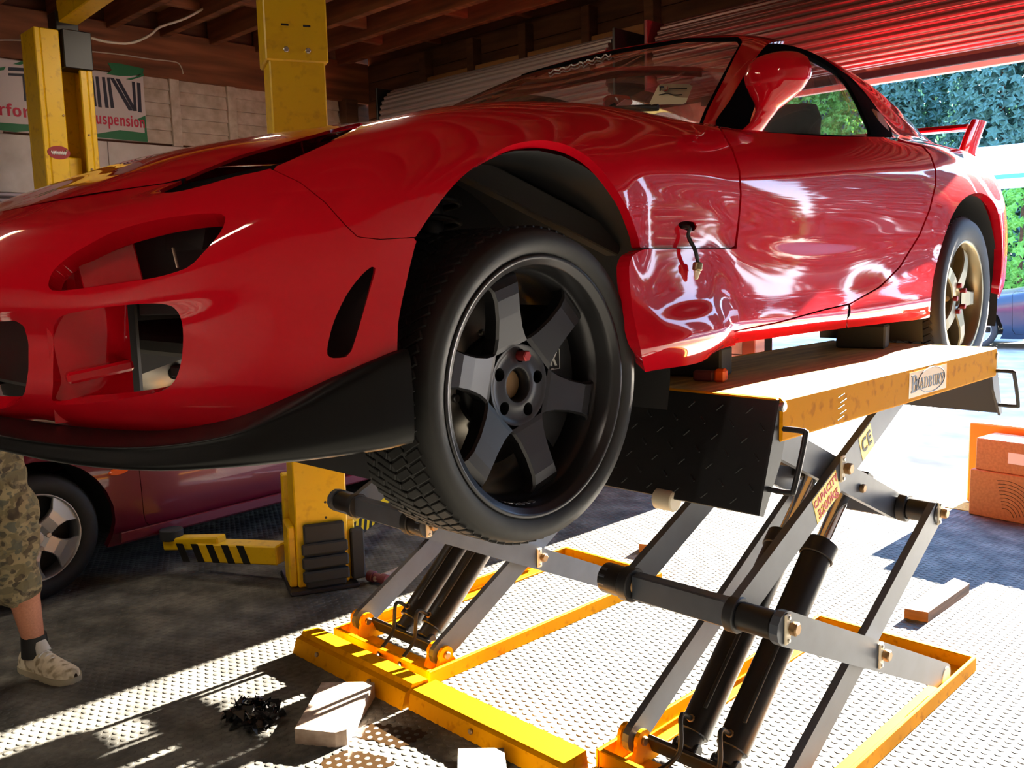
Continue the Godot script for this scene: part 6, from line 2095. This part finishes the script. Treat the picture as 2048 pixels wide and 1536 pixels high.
func floor_pt(x: float, y: float) -> Vector3:
	return on_axis(Vector2(x, y), 1, 0.0)
func slab(st: SurfaceTool, corners: Array, y0: float, y1: float) -> void:
	var p := PackedVector2Array()
	for c in corners: p.append(Vector2(c.x, -c.z))
	prism(st, T(Vector3(0, y0, 0), Basis(Vector3.RIGHT, Vector3(0, 0, -1), Vector3.UP)), p, y1 - y0)
func floor_things() -> void:
	var st := begin()
	slab(st, [Vector3(0.135, 0, -0.385), Vector3(0.205, 0, -0.272), Vector3(0.24, 0, -0.262), Vector3(0.485, 0, -0.452), Vector3(0.475, 0, -0.475), Vector3(0.365, 0, -0.588)], 0.0, 0.05)
	single("wood_block", st, mats.plinth_wood, "pale offcut of thick plank lying before the hose cover", "wood")
	st = begin()
	slab(st, [Vector3(0.405, 0, 0.06), Vector3(0.498, 0, 0.155), Vector3(0.34, 0, 0.34), Vector3(0.23, 0, 0.25)], 0.0, 0.042)
	single("wood_block", st, mats.old_wood, "weathered whitish plank end lying close before the hose cover", "wood")
	st = begin()
	slab(st, [Vector3(2.315, 0, 0.58), Vector3(2.335, 0, 0.665), Vector3(2.77, 0, 0.672), Vector3(2.80, 0, 0.60)], 0.0, 0.042)
	single("wood_block", st, mats.brown_wood, "brown plank lying in the sun behind the lift unit with the CAPACITY sticker", "wood")
	st = begin()
	slab(st, [Vector3(2.30, 0, -0.72), Vector3(2.33, 0, -0.64), Vector3(2.62, 0, -0.70), Vector3(2.60, 0, -0.78)], 0.0, 0.045)
	single("wood_block", st, mats.brown_wood, "short brown timber lying behind the lift unit under the car's right side", "wood")
	# crumpled black plastic
	st = begin()
	var rng := RandomNumberGenerator.new()
	rng.seed = 12
	var c := Vector3(0.12, 0.0, -0.615)
	for k in 90:
		var a := rng.randf() * TAU
		var rr := sqrt(rng.randf()) * 0.085
		var h := (1.0 - rr / 0.1) * 0.075
		var p := c + Vector3(cos(a) * rr, rng.randf() * h + 0.004, sin(a) * rr)
		var e := []
		for q in 4: e.append(p + Vector3(rng.randf_range(-0.03, 0.03), rng.randf_range(-0.012, 0.03), rng.randf_range(-0.03, 0.03)))
		for q in 4: e[q].y = maxf(e[q].y, 0.002)
		tri(st, e[0], e[1], e[2])
		tri(st, e[1], e[3], e[2])
	var rag := mat("rag_film", rgb(26, 25, 26), 0.25)
	single("plastic_rag", st, rag, "crumpled black plastic heaped on the floor mat", "rubbish")
	# oil on the matting
	for q in [["dark brown oil patch on the studs between the plank offcut and hose cover", [700, 1470, 740, 1448, 790, 1452, 850, 1462, 845, 1476, 800, 1496, 745, 1482]], ["dark brown oil patch on the studs right before the plank offcut's cut end", [640, 1530, 690, 1502, 745, 1508, 790, 1528, 740, 1545, 690, 1560]]]:
		st = begin()
		var pts := []
		for i in range(0, q[1].size(), 2): pts.append(Vector2(q[1][i], q[1][i + 1]))
		var ring := []
		var k := 0
		for p in rounded(pts, 5, true):
			k += 1
			var w := floor_pt(p.x, p.y)
			ring.append(w + Vector3(0.006 * sin(k * 2.1), 0, 0.006 * cos(k * 2.9)))
		slab(st, ring, 0.0002, 0.0016)
		single("oil_patch", st, mats.oil, q[0], "oil stain")
	# hammer by the post
	var t := thing("club_hammer", "club hammer with a pale handle lying by the yellow post's foot", "hammer", Vector3(1.1, 0, -1.36))
	st = begin(true)
	var h0 := Vector3(1.155, 0.028, -1.40)
	var h1 := Vector3(1.17, 0.028, -1.28)
	cyl(st, h0, h0.lerp(h1, 0.3), 0.026, 16)
	cyl(st, h0.lerp(h1, 0.3), h0.lerp(h1, 0.7), 0.02, 16)
	cyl(st, h0.lerp(h1, 0.7), h1, 0.026, 16)
	wpart(t, "head", st, mats.bracket_red, "dark red hammer head")
	st = begin(true)
	tube(st, rounded([h0.lerp(h1, 0.5) + Vector3(-0.02, 0, 0), Vector3(1.24, 0.022, -1.36), Vector3(1.40, 0.018, -1.39)], 5), 0.012, 10, 0.017)
	wpart(t, "handle", st, mats.plinth_wood)
	# rubber blocks and lamp on the platform
	var blocks := [[Vector3(0.90, 1.12, 0.52), "black rubber block wedged under the front of the car's left sill"], [Vector3(1.87, 1.12, 0.55), "black rubber block wedged under the rear of the car's left sill"]]
	for q in blocks:
		st = begin()
		box(st, T(q[0] + Vector3(0, 0.04, 0.03), Basis(Vector3.UP, 0.25)), Vector3(0.10, 0.08, 0.16), 0.006)
		single("lifting_block", st, mats.rubber_block, q[1], "rubber block", "rubber blocks under the sill")
	for q in [[Vector3(0.90, 1.12, -0.60), "black rubber block under the front of the car's right sill"], [Vector3(1.86, 1.12, -0.64), "black rubber block under the rear of the car's right sill"]]:
		st = begin()
		box(st, T(q[0] + Vector3(0, 0.04, 0), Basis(Vector3.UP, 0.1)), Vector3(0.10, 0.08, 0.16), 0.006)
		single("lifting_block", st, mats.rubber_block, q[1], "rubber block", "rubber blocks under the sill")
	t = thing("marker_lamp", "small orange side lamp lying on the lift deck", "lamp", Vector3(0.80, 1.12, 0.66))
	st = begin()
	box(st, T(Vector3(0.815, 1.137, 0.675), Basis(Vector3.UP, 0.3)), Vector3(0.035, 0.034, 0.03), 0.006)
	wpart(t, "lens", st, mats.orange)
	st = begin()
	box(st, T(Vector3(0.80, 1.135, 0.635), Basis(Vector3.UP, 0.3)), Vector3(0.028, 0.028, 0.055), 0.005)
	wpart(t, "housing", st, mats.bracket_red)
	# boxes by the doorway
	t = thing("cardboard_box", "brown cardboard box with scribbled print by the door threshold", "box", Vector3(4.09, 0.0, 0.45))
	st = begin()
	var bb := Basis(Vector3.UP, -0.12)
	box(st, T(Vector3(4.12, 0.13, 0.47), bb), Vector3(0.24, 0.255, 0.42), 0.004)
	wpart(t, "carton", st, mats.cardboard)
	st = begin(true)
	for k in 9:
		var arc := []
		for j in 9:
			var a := 0.3 + 1.5 * j / 8.0
			arc.append(Vector3(4.12, 0.13, 0.47) + bb * Vector3(-0.121, -0.12 + sin(a) * (0.06 + k * 0.019), -0.02 + cos(a) * (0.05 + k * 0.018)))
		tube(st, arc, 0.0012, 4)
	wpart(t, "print", st, mats.black_stripe)
	t = thing("cardboard_box", "smaller cardboard box with a white label stacked on the scribbled box", "box", Vector3(4.12, 0.258, 0.47))
	st = begin()
	box(st, T(Vector3(4.125, 0.345, 0.48), bb), Vector3(0.22, 0.175, 0.40), 0.004)
	wpart(t, "carton", st, mats.cardboard)
	st = begin()
	box(st, T(Vector3(4.125, 0.345, 0.48) + bb * Vector3(-0.111, 0.0, 0.02), bb), Vector3(0.001, 0.06, 0.1), 0.0)
	wpart(t, "label", st, mats.white)
	st = begin()
	box(st, T(Vector3(4.30, 0.235, 0.52), Basis(Vector3.UP, -0.05)), Vector3(0.05, 0.47, 0.75), 0.008)
	single("yellow_board", st, mat("amber_board", rgb(226, 150, 40), 0.6), "amber yellow board standing on edge behind the cardboard boxes", "board")

func yard() -> void:
	# tall conifers behind the yard
	var spots := []
	for k in 11: spots.append([Vector3(34.0 + 0.3 * sin(k * 2.3), 0, -27.0 + k * 4.5), 10.6 + 0.6 * sin(k * 1.7), 2.15, "front row"])
	for k in 11: spots.append([Vector3(39.6 + 0.3 * sin(k * 1.3), 0, -31.3 + k * 4.5), 11.4 + 0.6 * sin(k * 2.7), 2.1, "back row"])
	var needle := mat("conifer", rgb(74, 112, 104), 0.75)
	needle.backlight_enabled = true
	needle.backlight = rgb(40, 70, 50)
	var bushm := mat("bush", rgb(104, 158, 70), 0.7)
	bushm.backlight_enabled = true
	bushm.backlight = rgb(80, 120, 30)
	for k in spots.size():
		var q: Array = spots[k]
		tree("conifer", "tall dense bluish conifer in the %s of the hedge" % q[3], q[0], q[1], q[2], 3000, 0.5, needle, k, "conifers of the %s" % q[3], 0.12)
	for k in 5:
		tree("leafy_bush", "bright green leafy bush before the conifers, %s" % ["near the silver shutter's side", "left of the black car", "beside the black car", "right of the black car", "by the signboard post"][k], Vector3(22.3, 0, -15.6 + k * 3.6), 2.9 + 0.4 * (k % 3), 1.75, 1100, 0.24, bushm, 40 + k, "bushes in the yard", 0.6)
	tree("leafy_tree", "tall bright green broadleaf tree before the hedge", Vector3(29.0, 0, -13.6), 8.2, 2.3, 2600, 0.34, bushm, 60, "", 1.2)
	var t := thing("signboard", "long white signboard with a teal stripe raised on posts", "signboard", Vector3(17.6, 0, 0.0))
	var st := begin()
	bx(st, Vector3(17.55, 2.62, -6.0), Vector3(17.65, 3.42, 5.0), 0.01)
	wpart(t, "board", st, mats.white)
	st = begin()
	bx(st, Vector3(17.54, 2.80, -5.95), Vector3(17.55, 2.88, 4.95), 0.001)
	wpart(t, "stripe", st, mats.teal)
	for z in [-5.8, 0.6, 4.8]:
		st = begin()
		bx(st, Vector3(17.65, -0.01, z - 0.06), Vector3(17.75, 3.3, z + 0.06))
		wpart(t, "post", st, mats.white)
	# white fascia outside the door head
	st = begin()
	bx(st, Vector3(DOOR_X + 0.13, 2.455, JAMB_Z - 0.1), Vector3(DOOR_X + 0.17, 2.60, JAMB_R + 0.1), 0.003)
	struct("trim_2", st, mats.white, "white painted fascia outside the door head")
func tree(called: String, label: String, at: Vector3, h: float, r: float, n: int, leaf: float, m: Material, seed_: int, group: String, low: float) -> void:
	var t := thing(called, label, "tree" if h > 5 else "bush", at, group)
	var rng := RandomNumberGenerator.new()
	rng.seed = 900 + seed_
	var st := begin(true)
	tube(st, [at, at + Vector3(0.05, h * 0.5, 0), at + Vector3(0, h * 0.95, 0)], 0.22 if h > 5 else 0.06, 9, 0.03)
	wpart(t, "trunk", st, mats.timber_dark)
	st = begin()
	for k in n:
		var y := rng.randf()
		var prof := r * (pow(1.0 - y, 0.22) if h > 5 else sqrt(maxf(0.0, 1.0 - pow(2.0 * y - 0.9, 2.0) * 0.9)))
		var a := rng.randf() * TAU
		var d := prof * sqrt(rng.randf_range(0.3, 1.0))
		var p := at + Vector3(cos(a) * d, low + y * (h - low), sin(a) * d)
		var s := leaf * rng.randf_range(0.6, 1.25)
		var nn := Vector3(cos(a) + rng.randf_range(-0.8, 0.8), rng.randf_range(-0.5, 1.0), sin(a) + rng.randf_range(-0.8, 0.8)).normalized()
		var bs := frame_of(nn)
		# a sprig: five-pointed leaf cluster
		var e := []
		for j in 10:
			var an := TAU * j / 10.0
			e.append(p + (bs.x * cos(an) + bs.y * sin(an)) * s * (0.5 if j % 2 else 1.0) * 0.5 + nn * s * 0.12 * (1.0 if j % 2 else -1.0))
		for j in 10: tri(st, p, e[j], e[(j + 1) % 10])
	wpart(t, "foliage", st, m)

func cables() -> void:
	var st := begin(true)
	var p := []
	for q in [[176, 74], [215, 84], [262, 86], [300, 70], [320, 54], [372, 36], [420, 8], [450, -20]]: p.append(on_axis(Vector2(q[0], q[1]), 2, -4.6))
	tube(st, rounded(p, 4), 0.009, 8)
	single("power_cable", st, mats.cable, "pale cable drooping from the lift's head plate to the ceiling", "cable")
	st = begin(true)
	p = []
	for q in [[-20, 80], [60, 82], [120, 96], [232, 108], [300, 118], [350, 124], [362, 134], [366, 148]]: p.append(on_axis(Vector2(q[0], q[1]), 2, WALL_Z + 0.036))
	tube(st, rounded(p, 4), 0.005, 6)
	single("wall_wire", st, mats.cable, "thin wire clipped along the timber wall plate", "wire")
	# tube heater low on the white sheets
	var t := thing("wall_heater", "grey ribbed heater fixed on the white wall sheets", "heater", on_axis(Vector2(10, 405), 2, WALL_Z))
	var a := on_axis(Vector2(-60, 400), 2, WALL_Z + 0.04)
	var b := on_axis(Vector2(52, 402), 2, WALL_Z + 0.04)
	for k in 3:
		st = begin()
		bx(st, Vector3(a.x, b.y - 0.055 + k * 0.04, WALL_Z + 0.002), Vector3(b.x, b.y - 0.022 + k * 0.04, WALL_Z + 0.07), 0.008)
		wpart(t, "rib", st, mats.shutter_silver)
func _ready() -> void:
	aim()
	# camera
	var cam := Camera3D.new()
	cam.name = "camera"
	add_child(cam)
	cam.transform = Transform3D(Basis(eye_r, eye_u, -eye_d), EYE)
	cam.fov = rad_to_deg(2.0 * atan(768.0 / FOCAL))
	cam.near = 0.05
	cam.far = 400.0
	cam.current = true
	# sky, exposure
	var env := Environment.new()
	env.background_mode = Environment.BG_SKY
	var sm := ProceduralSkyMaterial.new()
	sm.sky_top_color = rgb(120, 160, 215)
	sm.sky_horizon_color = rgb(225, 236, 246)
	sm.sky_curve = 0.12
	sm.ground_bottom_color = rgb(120, 118, 112)
	sm.ground_horizon_color = rgb(190, 190, 186)
	sm.sky_energy_multiplier = 2.2
	sm.ground_energy_multiplier = 1.0
	sm.sun_angle_max = 4.0
	env.sky = Sky.new()
	env.sky.sky_material = sm
	env.tonemap_mode = Environment.TONE_MAPPER_LINEAR
	env.tonemap_exposure = 2.0
	env.sdfgi_enabled = true
	env.ssao_enabled = true
	env.ssil_enabled = true
	var we := WorldEnvironment.new()
	we.name = "world_environment"
	we.environment = env
	add_child(we)
	# the sun stands low behind the open shutter and shines along the car towards its nose
	var sun := DirectionalLight3D.new()
	sun.name = "sun"
	sun.light_color = Color(1.0, 0.955, 0.88)
	sun.light_energy = 22.0
	sun.light_angular_distance = 0.53
	sun.shadow_enabled = true
	add_child(sun)
	var el := deg_to_rad(19.5)
	var sd := Vector3(-cos(el), -sin(el), cos(el) * 0.0).normalized()
	sun.transform = Transform3D(Basis.looking_at(sd, Vector3.UP), Vector3(8, 6, 0))
	make_materials()
	build_room()
	build_lights()
	build_lift()
	build_car()
	build_wheels()
	build_rest()
